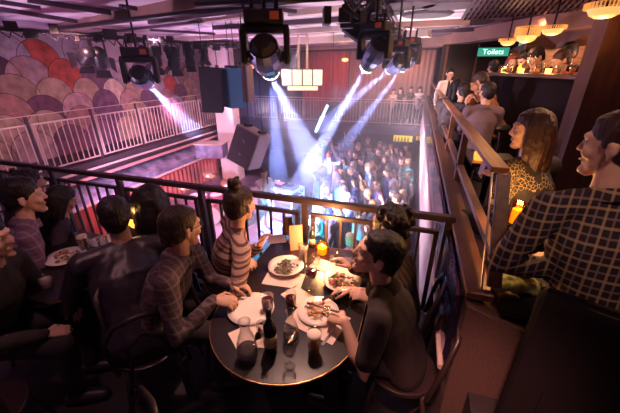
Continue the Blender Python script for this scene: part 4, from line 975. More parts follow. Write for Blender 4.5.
# cutlery
def knife(p, q, label, m=M_chrome):
    p, q = V(p), V(q); t = thing('knife', label, 'cutlery', tuple(p)); d = q - p
    b = MB(); b.bar(d * .42, d, .016, .002); b.build('blade', m, t); b = MB(); b.tube([V((0, 0, .003)), d * .42 + V((0, 0, .003))], [(.009, .006), (.007, .005)]); b.build('handle', M_chrome, t)
# carafe
def carafe(px, py, label, k=1, fill=.32):
    p = atz(px, py, TT); t = thing('carafe', label, 'carafe', tuple(p))
    pr = [(.001, 0), (.046, 0), (.052, .006), (.053, .02), (.048, .09), (.036, .14), (.023, .175), (.022, .20), (.030, .228)]
    b = MB(); b.lathe([(r * k, z * k) for r, z in pr + [(r - .0025, max(z, .006)) for r, z in reversed(pr[1:])] + [(.001, .006)]], n=28); b.build('glass', G, t, True)
    b = MB(); b.lathe([(.001, .007 * k), (.047 * k, .009 * k), (.0475 * k, .02 * k), (.0460 * k, .062 * k * fill / .32), (.001, .062 * k * fill / .32)], n=28); b.build('water', M_wat, t, True)
carafe(248, 357, 'clear glass carafe part filled with water, at the near left of the table')
carafe(291, 338, 'clear glass decanter with round stopper between wine bottle and beer', .8, .2)
p = atz(291, 338, TT + .185); b = MB(); b.ell((0, 0, .018), (.024, .024, .026), 14); b.cyl((0, 0, -.012), (0, 0, 0), .014); o = b.build('glass_stopper', G, smooth=True); o.location = p; tag(o, 'round glass stopper in the neck of the clear decanter', 'stopper')
# bottles
def bottle(px, py, label, m, k=1, lab=(.45, .33, .14)):
    p = atz(px, py, TT); t = thing('wine_bottle', label, 'bottle', tuple(p))
    b = MB(); b.lathe([(r * k, z * k) for r, z in ((.001, 0), (.036, 0), (.038, .006), (.038, .17), (.034, .195), (.018, .225), (.0145, .245), (.0145, .295), (.016, .296), (.016, .305), (.001, .306))], n=24); b.build('glass', m, t, True)
    b = MB(); b.lathe([(.0384 * k, .05 * k), (.0386 * k, .05 * k), (.0386 * k, .13 * k), (.0384 * k, .13 * k)], n=24); b.build('paper_label', mat('label_%d' % int(lab[0] * 100), lab, .6), t, True)
    b = MB(); b.lathe([(.0152 * k, .25 * k), (.0165 * k, .25 * k), (.0165 * k, .308 * k), (.001, .309 * k)], n=16); b.build('foil', mat('foil', (.03, .015, .02), .35), t, True)
M_bot = mat('bottle_glass', (.012, .014, .010), .08)
bottle(271, 350, 'dark wine bottle with gold-brown label standing beside the carafe', M_bot, .86)
bottle(312, 247, 'slim dark bottle standing next to the candle at the rail', M_bot, .62, (.5, .3, .15))
# glasses on the front table
wineglass(atz(311, 290, TT), 'stemmed glass of red wine in the middle of the front table', .92, M_wine)
wineglass(atz(290, 366, TT), 'empty stemmed glass nearest the table end', .72)
tumbler(atz(268, 310, TT), 'dark-filled tumbler behind the wine bottle', .105, .033, M_wine, .75)
tumbler(atz(291, 305, TT), 'dark-filled tumbler beyond the decanter', .095, .031, M_wine, .6)
tumbler(atz(314, 352, TT), 'pint glass of amber beer with foam, nearest the man in black', .13, .029, M_beer, .84, foam=True, flare=1.28)
tumbler(atz(303, 262, TT), 'tall glass of pale drink left of the candle', .15, .03, mat('pale_drink', (.75, .5, .35), .3), .8, foam=False)
tumbler(atz(316, 264, TT), 'short clear tumbler in front of the candle', .08, .03)
tumbler(atz(333, 262, TT), 'short clear tumbler right of the candle glow', .08, .03)
wineglass(atz(262, 340, TT), 'small stemmed glass tucked behind the carafe', .6)
# candle jar
p = atz(322, 254, TT); t = thing('candle_holder', 'round amber glass candle holder glowing at the rail end of the front table', 'candle', tuple(p))
b = MB(); b.lathe([(.001, 0), (.035, 0), (.048, .02), (.053, .05), (.05, .08), (.042, .095), (.039, .095), (.046, .08), (.049, .05), (.044, .022), (.001, .006)], n=28)
b.build('jar', glass_mat('amber_clear', (1, .55, .16)), t, True)
b = MB(); b.cyl((0, 0, .010), (0, 0, .062), .034, n=24); b.build('wax', mat('wax_lit', (.9, .5, .15), .5, emit=(1, .40, .06), estr=2.2), t); b = MB(); b.ell((0, 0, .078), (.006, .006, .014), 8); b.build('flame', mat('flame', (1, .8, .4), .5, emit=(1, .75, .3), estr=14), t, True)
point(p + V((0, 0, .17)), 9, (1, .45, .15), .04)
t = thing('menu_stand', 'small dark wooden menu box leaning at the rail end of the front table', 'menu holder', tuple(atz(288, 232, TT)), .3); b = MB(); b.box((0, 0, .07), (.08, .03, .14)); b.build('back', M_ledge, t); b = MB(); b.box((0, -.025, .03), (.09, .05, .06)); b.build('box', M_ledge, t)
t = thing('menu_card', 'tall pale menu card standing on the table left of the slim bottle', 'menu', tuple(atz(297, 250, TT)), .5); b = MB(); b.add([(-.05, 0, 0), (.05, 0, 0), (.05, .05, .19), (-.05, .05, .19), (.05, .1, 0), (-.05, .1, 0)], [(0, 1, 2, 3), (3, 2, 4, 5)]); b.build('card', mat('menu_paper', (.5, .28, .2), .6), t)
t = thing('phone', 'black phone lying on the table edge right of the candle', 'phone', tuple(atz(352, 262, TT + .001)), -.3); b = MB(); b.box((0, 0, .005), (.14, .07, .009)); b.build('case', M_blkp, t, bevel=.003); b = MB(); b.box((0, 0, .0098), (.13, .06, .001)); b.build('screen', mat('screen_dim', (.08, .06, .10), .1), t)
knife(atz(330, 318, TT + .006) , atz(305, 306, TT + .02), 'steel knife resting on the fried food plate')
knife(atz(334, 330, TT + .004), atz(322, 345, TT + .004), 'steel knife lying beside the beer glass')
# left table glasses
tumbler(atz(86, 250, TT), 'tall glass of dark ale nearest the plate of bread on the left table', .15, .034, mat('dark_ale', (.10, .03, .02), .2), .75, foam=True, flare=1.25)
tumbler(atz(97, 251, TT), 'clear water glass right of the dark ale', .11, .034); tumbler(atz(105, 249, TT), 'clear tumbler beside the shoulder of the man in leather', .11, .034)
tumbler(atz(82, 273, TT), 'small clear glass before the bread plate on the left table', .07, .03, flare=1.2)
tumbler(atz(48, 287, TT), 'iced tumbler with orange slice at the near corner of the left table', .08, .034, mat('ice', (.75, .62, .6), .2, trans=.5), .8)
wineglass(atz(90, 262, TT), 'squat stemmed glass between the two left plates', .62)
# amber flower lamp
p = atz(140, 236, TT); t = thing('table_lamp', 'small yellow glowing lamp between the leather jacket and the long-haired woman', 'lamp', tuple(atz(136, 226, .95)))
b = MB(); b.lathe([(.001, -.03), (.02, -.02), (.05, .03), (.045, .06), (.03, .07), (.001, .07)], n=16); b.build('shade', mat('lamp_amber', (.9, .45, .05), .4, emit=(1, .45, .05), estr=1.4), t, True); b = MB(); b.cyl((0, 0, -.19), (0, 0, -.02), .01); b.lathe([(.001, -.19), (.04, -.19), (.04, -.18), (.01, -.17)], n=14); b.build('stand', M_blk, t)
point(atz(136, 226, .95) + V((.02, -.02, .14)), 1.5, (1, .5, .15), .03)

# ------------------------------------------------------------------ chairs
M_ch = mat('chair_wood', (.035, .02, .022), .35)
def chair(x, y, rz, label, group=None):
    t = thing('dining_chair', label, 'chair', (x, y, 0), rz, group)
    b = MB(); b.prism([(.20 * cos(a) * (1 if abs(cos(a)) < .9 else .98), .20 * sin(a)) for a in [2 * pi * i / 24 for i in range(24)]], .425, .455); b.build('seat', M_ch, t, bevel=.008)
    for sx in (-1, 1):
        for sy in (-1, 1):
            b = MB(); b.cyl((sx * .13, sy * .13, .43), (sx * .19, sy * .19, 0), .016, .012); b.build('leg', M_ch, t, True)
    b = MB(); b.tube([(-.17, -.15, .44), (-.19, -.19, .70), (-.12, -.235, .84), (0, -.25, .87), (.12, -.235, .84), (.19, -.19, .70), (.17, -.15, .44)], [.015] * 7, n=8); b.tube([(-.10, -.19, .45), (-.09, -.225, .66), (0, -.24, .74), (.09, -.225, .66), (.10, -.19, .45)], [.010] * 5, n=8); b.build('backrest', M_ch, t, True)
    b = MB(); b.lathe([(.145, .22), (.155, .22), (.155, .235), (.145, .235), (.145, .22)], n=24); b.build('stretcher', M_ch, t)
    return t
# ------------------------------------------------------------------ clothes
C_check = plaid('check_shirt', (.055, .035, .045), (.20, .13, .15), (.12, .07, .08), 14)
C_knit = stripes('fair_isle', [(.42, .27, .22), (.10, .05, .055), (.36, .22, .18), (.14, .07, .07), (.46, .30, .24), (.30, .18, .15), (.09, .045, .05), (.38, .24, .20)], 10, 2, .95, .04, .8)
C_tee = mat('charcoal_tee', (.028, .018, .022), .9, var=.15)
C_leather = mat('black_leather', (.020, .014, .024), .42, bump=(12, .35))
C_plaidm = plaid('purple_plaid', (.15, .085, .14), (.30, .20, .30), (.08, .04, .08), 12)
C_plaid = plaid('gold_plaid', (.022, .011, .020), (.50, .34, .20), (.26, .18, .18), 17)
C_blazer = mat('grey_blazer', (.13, .085, .10), .9, bump=(120, .4))
C_tan = mat('tan_jacket', (.26, .11, .06), .8)
C_white = mat('white_shirt', (.70, .62, .58), .8)
C_red = mat('red_shirt', (.45, .04, .03), .8)
C_coat = mat('purple_black_coat', (.03, .018, .035), .85)
C_jacket = stripes('dark_striped', [(.09, .055, .05), (.03, .02, .022)], 22, 0, .95)
# embroidered black top
m = mat('embroidered_top', (.015, .010, .012), .8); N, L, bs = nodes(m); tc = N.new('ShaderNodeTexCoord'); vo = N.new('ShaderNodeTexVoronoi'); vo.feature = 'DISTANCE_TO_EDGE'; vo.inputs['Scale'].default_value = 46
nz = N.new('ShaderNodeTexNoise'); nz.inputs['Scale'].default_value = 5; mx = N.new('ShaderNodeMix'); mx.data_type = 'RGBA'
L.new(tc.outputs['Object'], vo.inputs['Vector']); L.new(tc.outputs['Object'], nz.inputs['Vector'])
a = N.new('ShaderNodeMath'); a.operation = 'LESS_THAN'; a.inputs[1].default_value = .045; L.new(vo.outputs[0], a.inputs[0])
c = N.new('ShaderNodeMath'); c.operation = 'GREATER_THAN'; c.inputs[1].default_value = .52; L.new(nz.outputs[0], c.inputs[0])
d = N.new('ShaderNodeMath'); d.operation = 'MULTIPLY'; L.new(a.outputs[0], d.inputs[0]); L.new(c.outputs[0], d.inputs[1]); L.new(d.outputs[0], mx.inputs[0])
mx.inputs[6].default_value = (.015, .010, .012, 1); mx.inputs[7].default_value = (.38, .26, .13, 1); L.new(mx.outputs[2], bs.inputs['Base Color']); C_emb = m
def seat_under(o, label, k=0):
    z = o.location; chair(z.x, z.y, o.rotation_euler.z, label)
# ------------------------------------------------------------------ front table
W = lambda px, py, z: atz(px, py, z)
o, _, _ = person('man in dark checked shirt and glasses at the left side of the front table', W(181, 229, 1.20), 66, 22, 4, fl := 0, skin='tan', hair='brown', shirt=C_check,
    rh=W(214, 300, .84), rhd=(.7, .25, -.1), lh=W(231, 285, .82), lhd=(.9, .3, -.1), curl=.85, glasses=True, collar=C_check, k=1.04, hk=1.1, wide=1.18)
seat_under(o, 'dark bentwood chair under the man in the checked shirt')
o, _, _ = person('woman with hair in top bun and striped knit sweater, one hand raised', W(240, 206, 1.18), 48, 12, 2, skin='fair', hair='brown', hairstyle='bun', shirt=C_knit, hk=1.1, wide=1.2,
    rh=W(237, 263, .84), rhd=(.95, .25, .05), lh=W(259, 247, .93), lhd=(.35, .3, .9), lhn=(.9, -.2, -.2), curl=.75, k=.97, lpole=(.1, -.2, -1))
seat_under(o, 'dark bentwood chair under the woman in the striped sweater')
o, _, _ = person('man in dark short sleeved shirt bending over his plate with knife and fork', W(378, 256, 1.16), -88, -97, -14, slump=.16, hk=1.12, wide=1.2, skin='fair', hair='black', hairstyle='short', shirt=C_tee, sleeve='short',
    lh=W(345, 322, .85), lhd=(-.85, .35, -.12), lhn=(.1, .25, -1), rh=W(352, 290, .83), rhd=(-.95, -.15, -.1), curl=.95, k=1.0, lpole=(.5, -.6, -.6), rpole=(.5, .5, -.8), collar=C_tee)
seat_under(o, 'dark bentwood chair under the man cutting his food')
o, _, _ = person('person with curly dark hair and striped jacket behind the man cutting his food', W(390, 226, 1.14), -80, -62, 4, slump=.10, hk=1.1, wide=1.15, skin='fair', hair='black', hairstyle='curly', shirt=C_jacket,
    rh=W(352, 268, .90), rhd=(-.8, .1, .5), lh=W(372, 300, .82), k=1.0, curl=.8)
seat_under(o, 'dark bentwood chair at the rail under the curly-haired diner')
# utensils held
b = MB(); p, q = W(338, 312, .885), W(307, 303, .80); b.tube([p, p.lerp(q, .5), q], [(.006, .004), (.005, .003), (.008, .0015)], n=8); o = b.build('table_knife', M_chrome, smooth=True); tag(o, 'steel table knife held in the left hand of the man cutting his food', 'cutlery')
b = MB(); p, q = W(347, 289, .85), W(322, 300, .79); b.tube([p, p.lerp(q, .6), q], [(.005, .003), (.004, .002), (.010, .002)], n=8); o = b.build('table_fork', M_chrome, smooth=True); tag(o, 'steel fork held in the far hand of the man cutting his food', 'cutlery')
# ------------------------------------------------------------------ left table
o, _, _ = person('man in black leather jacket with cropped hair, back turned, at left table', W(116, 217, 1.18), -50, -42, 2, skin='tan', hair='black', shirt=C_leather, k=1.12, wide=1.2, hk=1.08, lh=W(92, 268, .79), rh=W(128, 262, .80), vox=.0075)
seat_under(o, 'dark bentwood chair under the man in the leather jacket')
o, _, _ = person('woman with long straight black hair facing the stage by the rail', W(152, 203, 1.10), -30, -15, 0, skin='fair', hair='black', hairstyle='long', shirt=C_coat, k=.98, hk=1.15)
seat_under(o, 'dark bentwood chair under the long-haired woman by the rail')
o, _, _ = person('young man in purple plaid shirt, profile to the right, at the left table', W(24, 198, 1.19), 28, 34, 0, skin='fair', hair='black', hairstyle='quiff', shirt=C_plaidm, hk=1.14, k=1.0, collar=C_plaidm, fold=.012)
seat_under(o, 'dark bentwood chair under the young man in purple plaid')
o, _, _ = person('person with wavy black hair, only the crown showing behind the young man in plaid', W(30, 184, 1.16), -10, 10, 0, skin='tan', hair='black', hairstyle='curly', shirt=C_coat, k=.98)
o, _, _ = person('person in black coat hunched by the rail behind the young man in plaid', W(62, 200, 1.02), 30, 30, 25, skin='tan', hair='black', hairstyle='long', shirt=C_coat, k=.95)
chair(-2.45, 1.98, 2.8, 'dark chair at the far side of the left table with coats piled on it')
for dx, dz, lb in ((-.12, 0, 'black coat bundled over the far chair of the left table, left heap'), (.13, -.02, 'black coat bundled over the far chair of the left table, right heap')):
    b = MB(); b.tube([(0, 0, 0), (0, .02, .12), (.01, 0, .22)], [(.13, .10), (.125, .10), (.07, .06)], (1, 0, 0)); b.ell((.05, -.04, .05), (.09, .09, .07)); oo = meshobj(remeshed(b, .012, 'coat', ffold(.03, 9, dx)), 'coat', C_coat); oo.location = (-2.45 + dx, 1.96, .50 + dz); tag(oo, lb, 'coat')
o, _, _ = person('person in black, face only just entering the frame at the left edge', W(-12, 240, 1.20), 60, 62, 0, skin='fair', hair='black', shirt=M_dark, k=1.0)
# ------------------------------------------------------------------ bar tier
UF = .5
o, _, _ = person('woman with long reddish brown hair and gold-embroidered black top in left profile', W(531, 131, 1.70), -35, -80, 2, hk=.98, skin='fair', hair='chestnut', hairstyle='long', shirt=C_emb, floor=UF, k=.98, seat=.46,
    lh=W(497, 175, 1.47), lhd=(-.4, .8, 0), rh=W(514, 165, 1.40), rhd=(-.7, .6, 0))
o, _, _ = person('broad man in gold-checked plaid shirt, back turned, at the right edge', W(618, 148, 1.76), -12, -50, 2, skin='fair', hair='brown', hairstyle='short', shirt=C_plaid, floor=UF, k=1.12, wide=1.08, hk=1.12, seat=.46,
    lh=W(553, 268, 1.25), lhd=(-.2, .9, 0), rh=W(575, 190, 1.28), collar=C_plaid, lpole=(-.1, -.3, -1), fold=.006)
o, _, _ = person('man in grey blazer seen from behind at the guard rail', W(487, 93, 1.74), 4, -22, 0, skin='fair', hair='black', hairstyle='short', shirt=C_blazer, floor=UF, k=1.02, wide=1.05, legs=True, collar=C_blazer)
o, _, _ = person('man resting his face on his folded hands by the guard rail', W(474, 92, 1.72), 60, 70, 5, skin='fair', hair='brown', hairstyle='bald', shirt=M_dark, floor=UF, k=.98, rh=W(478, 103, 1.6), lh=W(468, 104, 1.6), rhd=(-.1, 0, 1), lhd=(.2, 0, 1), hk=1.2)
o, _, _ = person('man in tan jacket bending forward behind the grey blazer', W(481, 82, 1.86), -40, -50, 40, sit=False, skin='tan', hair='brown', shirt=C_tan, floor=UF, k=1.0, wide=1.15, slump=.34)
o, _, _ = person('dark-haired person leaning on the guard rail before the bartender', W(463, 92, 1.72), 25, -20, 5, skin='tan', hair='black', hairstyle='short', shirt=M_dark, floor=UF, k=1.0)
o, _, _ = person('small dark figure beyond the one leaning on the guard rail', W(456, 88, 1.76), 25, -20, 0, skin='tan', hair='black', hairstyle='longback', shirt=M_dark, floor=UF, k=1.0)
o, _, _ = person('man in white shirt and dark tie standing by the dark doorway', atd(450, 74, 6.9), 170, 165, 8, sit=False, skin='fair', hair='black', shirt=C_white, floor=UF, k=.88, hk=.95, vox=.008)
b = MB(); b.add([(-.02, .135, 1.28), (.02, .135, 1.28), (.035, .15, .98), (0, .152, .94), (-.035, .15, .98), (-.02, .125, 1.28), (.02, .125, 1.28), (.035, .14, .98), (0, .142, .94), (-.035, .14, .98)], [(0, 1, 2, 3, 4), (9, 8, 7, 6, 5), (0, 5, 6, 1), (1, 6, 7, 2), (2, 7, 8, 3), (3, 8, 9, 4), (4, 9, 5, 0)])
b.build('tie', M_dark, o)
o, _, _ = person('person in black standing with back turned under the green sign', atd(493, 68, 5.6), -20, -20, 0, sit=False, skin='tan', hair='black', shirt=M_dark, floor=UF, k=.96)
BF = 1.01
o, _, _ = person('person with reddish hair seated at the left end of the bar counter', atd(513, 62, 5.1), -160, -170, 10, skin='fair', hair='ginger', hairstyle='bob', shirt=M_dark, floor=BF, k=.96, seat=.6)
o, _, _ = person('dark-haired drinker leaning in close beside the reddish-haired one', atd(525, 60, 4.85), -140, -120, 25, skin='fair', hair='black', hairstyle='short_full', shirt=M_dark, floor=BF, k=1, seat=.6)
o, _, _ = person('man in black with full dark hair leaning left over the bar counter', atd(536, 58, 4.6), -140, -110, 30, skin='fair', hair='black', hairstyle='short_full', shirt=M_dark, floor=BF, k=1.05, seat=.6)
o, _, _ = person('man in red shirt bowing over the counter, head lit orange', atd(561, 61, 4.1), -125, -100, 20, skin='tan', hair='brown', hairstyle='short', shirt=C_red, floor=BF, k=1.0, seat=.6)
o, _, _ = person('dark-haired man in black behind the bowing man in red', atd(568, 54, 4.35), -130, -120, 10, skin='tan', hair='black', hairstyle='short_full', shirt=M_dark, floor=BF, k=1.05, seat=.6)
# bar tier furniture: small tables along the guard, bench under the plaid man
for x, y, lb in ((.82, 1.93, 'small dark bar table at the guard rail between the plaid man and the woman'), (.78, 3.4, 'small dark table beyond the long-haired woman'), (.85, 5.5, 'small dark table in front of the man in the grey blazer')):
    t = thing('bar_table', lb, 'table', (x, y, UF)); b = MB(); b.box((0, 0, .72), (.42, .5, .035)); b.build('tabletop', M_top, t, bevel=.004); b = MB(); b.lathe([(.001, .001), (.18, .001), (.17, .02), (.03, .04), (.025, .70), (.001, .70)], n=18); b.build('pedestal', M_blk, t)
p = V((.62, 1.86, UF + .7385)); t = thing('candle_glass', 'tall amber candle glass glowing beside the plaid man\'s elbow', 'candle', tuple(p))
b = MB(); b.lathe([(.001, 0), (.036, 0), (.044, .13), (.041, .13), (.034, .006), (.001, .006)], n=24); b.build('jar', glass_mat('amber_clear', (1, .55, .16)), t, True); b = MB(); b.cyl((0, 0, .008), (0, 0, .09), .030, n=20); b.build('wax', mat('wax_lit', (.9, .5, .15), .5), t)
point(p + V((.01, .0, .20)), 3.5, (1, .48, .14), .04)
tumbler((.74, 1.80, UF + .738), 'amber tumbler behind the tall candle glass', .10, .034, M_beer, .8); tumbler((.68, 1.72, UF + .738), 'low tumbler of amber drink nearest the plaid man\'s arm', .08, .034, M_beer, .7)
t = thing('orange_jar', 'small orange glowing candle jar behind the guard rail near the woman\'s arm', 'candle', (.64, 3.28, UF + .7385)); b = MB(); b.lathe([(.001, 0), (.04, 0), (.048, .06), (.04, .08), (.001, .08)], n=18); b.build('jar', mat('orange_jar', (.9, .2, .04), .3, emit=(1, .2, .03), estr=1.6), t, True); b = MB(); b.cyl((0, 0, .08), (0, 0, .09), .03); b.build('lid', M_blk, t)
for p, lb in ((V((.585, 2.75, 1.2385)), 'pale menu card propped behind the guard rail close to the woman'), (V((.57, 3.75, 1.2385)), 'pale menu card standing behind the guard rail before the grey blazer')):
    b = MB(); b.box((0, 0, .11), (.004, .15, .22), Matrix.Rotation(.1, 3, 'Y')); o = b.build('menu', mat('menu_blue', (.45, .38, .5), .5)); o.location = p; tag(o, lb, 'menu')
t = thing('bench', 'black upholstered bench at the lower right under the plaid man', 'bench', (1.12, 1.32, UF)); b = MB(); b.box((0, 0, .19), (1.0, .5, .38)); b.build('base', M_blk, t); b = MB(); b.box((0, 0, .42), (1.0, .5, .09)); b.build('cushion', mat('bench_leather', (.012, .008, .010), .85, spec=.2), t, bevel=.03, seg=3)
b = MB(); b.tube([(-.10, 0, .03), (-.03, .02, .05), (.05, 0, .045), (.11, -.01, .03)], [(.05, .02), (.08, .035), (.07, .03), (.04, .02)], (0, 1, 0), n=14)
me = remeshed(b, .008, 'cloth', ffold(.02, 18, 3)); o = meshobj(me, 'folded_scarf', mat('green_cloth', (.28, .30, .10), .9)); q = W(518, 284, 1.12); o.location = (q.x + .02, q.y, 1.07); tag(o, 'crumpled yellow-green scarf lying beside the plaid man near the ledge end', 'scarf')
t = thing('seat_back', 'high black padded seat back behind the plaid man, lower right', 'seat', (.93, 1.0, UF), R(-22)); b = MB(); b.box((0, 0, .40), (.86, .10, .80)); b.build('padding', MATS['bench_leather'], t, bevel=.04, seg=3)
b = MB(); b.tube([(-.40, 0, .80), (.40, 0, .80)], [.012, .012], n=8); b.build('top_piping', MATS['bench_leather'], t)
t = thing('side_shelf', 'low dark shelf below the guard rail end at right', 'shelf', (q.x + .1, q.y + .03, UF)); b = MB(); b.box((0, 0, .53), (.34, .3, .03)); b.build('top', M_blk, t); b = MB(); b.box((0, 0, .26), (.06, .06, .51)); b.build('leg', M_blk, t)
# bag of chrome tubing under the counter
q = p0.lerp(p1, .45) - sdv * .45; t = thing('bar_stool', 'bar stool with bent chrome legs below the counter', 'stool', (q.x, q.y, UF)); b = MB(); b.lathe([(.001, .76), (.17, .76), (.18, .79), (.17, .82), (.001, .83)], n=20); b.build('seat', M_blkp, t, True)
for a in range(4): b = MB(); c_ = Matrix.Rotation(a * pi / 2 + .4, 3, 'Z'); b.tube([c_ @ V((.10, 0, .76)), c_ @ V((.15, 0, .4)), c_ @ V((.21, 0, .01))], [.011] * 3, n=8); b.build('leg', M_chrome, t, True)
b = MB(); b.lathe([(.155, .30), (.17, .30), (.17, .315), (.155, .315), (.155, .30)], n=24); b.build('foot_ring', M_chrome, t)
# ------------------------------------------------------------------ far balcony people
FB = -.21
for px, x_off, lb, hs, sh, yw in ((393, 0, 'spectator in pale top at the left of the three on the far balcony', 'short', mat('pale_top', (.45, .3, .3), .8), 180), (400, .0, 'dark-haired spectator second from left on the far balcony', 'longback', M_dark, 200),
                                 (410, 0, 'spectator in dark clothes bending over the far balcony rail', 'short', M_dark, 180), (419, 0, 'spectator in light shirt right on the far balcony', 'longback', mat('light_shirt', (.55, .48, .58), .8), 170)):
    c = aty(px, 97, 14.35); person(lb, (c.x, 14.35, 1.12 + .05 * (px % 3)), yw, yw + 8, 10, sit=False, hair='black', hairstyle=hs, shirt=sh, floor=FB, k=.82, hk=1.0, vox=.022, cvox=.026, eyes=False, group=None, lh=(c.x - .15, 14.05, .88), rh=(c.x + .15, 14.05, .88))
# ------------------------------------------------------------------ crowd
CF = -2.30
hairs = ['black', 'brown', 'black', 'chestnut', 'brown', 'blond', 'black', 'grey']; hst = ['short', 'short_full', 'longback', 'long', 'bob', 'short', 'quiff', 'longback']
protos = []
GRP = 'concert crowd standing on the floor below'
specs = [dict(k=.98, hairstyle='short'), dict(k=.92, hairstyle='longback'), dict(k=1.0, hairstyle='short_full'), dict(k=.9, hairstyle='bob'), dict(k=.98, hairstyle='short', up=1), dict(k=.95, hairstyle='long', hold=1)]
for i, s in enumerate(specs):
    kk = s['k']; h = (50 + i, 0, CF + 1.62 * kk); kw = {}
    if s.get('up'): kw = dict(rh=(50 + i + .25, .25, CF + 1.9), lh=(50 + i - .22, .2, CF + 1.15))
    if s.get('hold'): kw = dict(rh=(50 + i + .12, .33, CF + 1.2), lh=(50 + i - .12, .32, CF + 1.2))
    o, _, _ = person('proto', h, 0, 0, 0, sit=False, hairstyle=s['hairstyle'], floor=CF, k=kk, vox=.022, cvox=.024, eyes=False, shoes=False, shirt=M_dark, **kw)
    protos.append(o)
TOPS = {'black': (.03, .025, .03), 'white': (.42, .38, .42), 'grey': (.22, .20, .23), 'red': (.50, .04, .05), 'pale blue': (.32, .42, .55), 'navy': (.05, .06, .14), 'pink': (.50, .28, .32), 'teal': (.06, .28, .30), 'tan': (.32, .22, .15)}
HN = {'black': 'black', 'brown': 'brown', 'chestnut': 'chestnut', 'grey': 'grey', 'blond': 'blond'}
def crowd(x, y, i, az, top, hairc, sk):
    pr = protos[i % 6]; c = copy_tree(pr); s = random.uniform(.95, 1.05); c.scale = (s, s, s); c.location = (x, y, CF); c.rotation_euler = (0, 0, -R(az))
    for ch in [c] + list(c.children):
        st = ch.name.split('.')[0]; mm = {'shirt': mat('crowd_' + top.replace(' ', '_'), TOPS[top], .85), 'hair': HAIR[hairc], 'person': SKIN[sk], 'trousers': M_dark}.get(st)
        if mm: ch.material_slots[0].link = 'OBJECT'; ch.material_slots[0].material = mm
    zone = 'nearest below' if y < 6 else 'mid-floor' if y < 8.5 else 'far back' if y < 11.5 else 'under far balcony'
    zx = 'stage side' if x < -2.3 else 'midway across' if x < -1.0 else 'divider side'
    act = {4: ', arm raised', 5: ', hands up front'}.get(i % 6, '')
    hn = {0: 'short', 1: 'long', 2: 'thick', 3: 'bobbed', 4: 'short', 5: 'long'}[i % 6]
    tag(c, 'crowd member in %s top, %s %s hair%s, %s, %s' % (top, hn, HN[hairc], act, zone, zx), 'person', GRP)
random.seed(11)
tl = list(TOPS); spots = []
y = 4.4
row = 0
while y < 12.9:
    x = -2.75 + (row % 2) * .3 + random.uniform(-.1, .1)
    if y > 8: x -= .9
    while x < .12:
        spots.append((x + random.uniform(-.10, .10), y + random.uniform(-.12, .12))); x += random.uniform(.48, .60)
    y += .56; row += 1
for j, (x, y) in enumerate(spots):
    if x < -.30 * y: continue
    top = random.choice(['black', 'black', 'white', 'grey', 'black', 'pale blue', 'navy', 'pink', 'teal', 'tan', 'grey', 'navy', 'black', 'red'])
    az = math.degrees(math.atan2(-4.0 - x, 7.4 - y)) + random.uniform(-14, 14)
    crowd(min(x, .12), y, random.choice([0, 1, 2, 3, 0, 2, 4, 5, 3, 1]), az, top, random.choice(['black', 'brown', 'chestnut', 'black', 'blond', 'brown', 'grey']), random.choice(['fair', 'fair', 'tan', 'fair', 'brown']))
for o in protos:
    for ch in list(o.children): bpy.data.objects.remove(ch)
    bpy.data.objects.remove(o)
# ------------------------------------------------------------------ stage: performer, table, drums
SF = -1.95
hd = atz(264, 173, -.31)
o, _, _ = person('performer on stage in pale t-shirt holding a microphone to his mouth', hd, 120, 112, 0, sit=False, skin='fair', hair='brown', hairstyle='short', shirt=mat('pale_tee', (.70, .55, .55), .8), pants=mat('grey_trousers', (.18, .15, .2), .8), sleeve='short', floor=SF, k=1.0, vox=.014, cvox=.016, eyes=False,
    rh=hd + V((.06, -.13, -.16)), rhd=(.1, .2, .9), lh=hd + V((.46, -.10, -.62)), lhd=(.9, -.2, -.2))
b = MB(); a = hd + V((.10, -.06, -.12)); b.cyl(a + V((.03, -.03, -.12)), a, .014); b.ell(a + V((0, 0, .015)), (.026, .026, .028), 10); o = b.build('microphone', M_blk, smooth=True); tag(o, 'handheld microphone at the mouth of the performer on stage', 'microphone')
tc_ = atz(281, 186, SF + .92); t = thing('equipment_table', 'white truss-framed table of DJ gear on the stage', 'table', (tc_.x, tc_.y, SF), -.25); tw, td, thh = 1.15, .62, .92
b = MB(); b.box((0, 0, thh), (tw, td, .03)); b.build('tabletop', M_white, t)
b = MB()
for z in (thh - .03, thh - .20):
    for sy in (-1, 1): b.bar((-tw / 2, sy * td / 2, z), (tw / 2, sy * td / 2, z), .03, .03)
    for sx in (-1, 1): b.bar((sx * tw / 2, -td / 2, z), (sx * tw / 2, td / 2, z), .03, .03)
for sy in (-1, 1):
    for i in range(9):
        x0 = -tw / 2 + tw * i / 9; b.bar((x0, sy * td / 2, thh - .03 if i % 2 else thh - .2), (x0 + tw / 9, sy * td / 2, thh - .2 if i % 2 else thh - .03), .018, .018)
b.build('truss_apron', M_white, t)
for sx in (-1, 1):
    for sy in (-1, 1): b = MB(); b.bar((sx * tw / 2, sy * td / 2, 0), (sx * tw / 2, sy * td / 2, thh), .035, .035, (0, 1, 0)); b.build('leg', M_white, t)
for dx, lb in ((-.36, 'left turntable'), (.34, 'right turntable')):
    q = V((tc_.x + dx * cos(-.25), tc_.y + dx * sin(-.25), SF + thh + .016)); t = thing('turntable', lb + ' on the white stage table', 'turntable', tuple(q), -.25); b = MB(); b.box((0, 0, .03), (.36, .34, .06)); b.build('plinth', mat('silver_plinth', (.35, .3, .4), .3, .6), t, bevel=.006); b = MB(); b.cyl((-.03, 0, .06), (-.03, 0, .075), .14, n=28); b.build('platter', M_blk, t); b = MB(); b.tube([(.13, .1, .08), (.12, -.08, .085), (.06, -.11, .08)], [.006] * 3, n=6); b.build('tonearm', M_chrome, t)
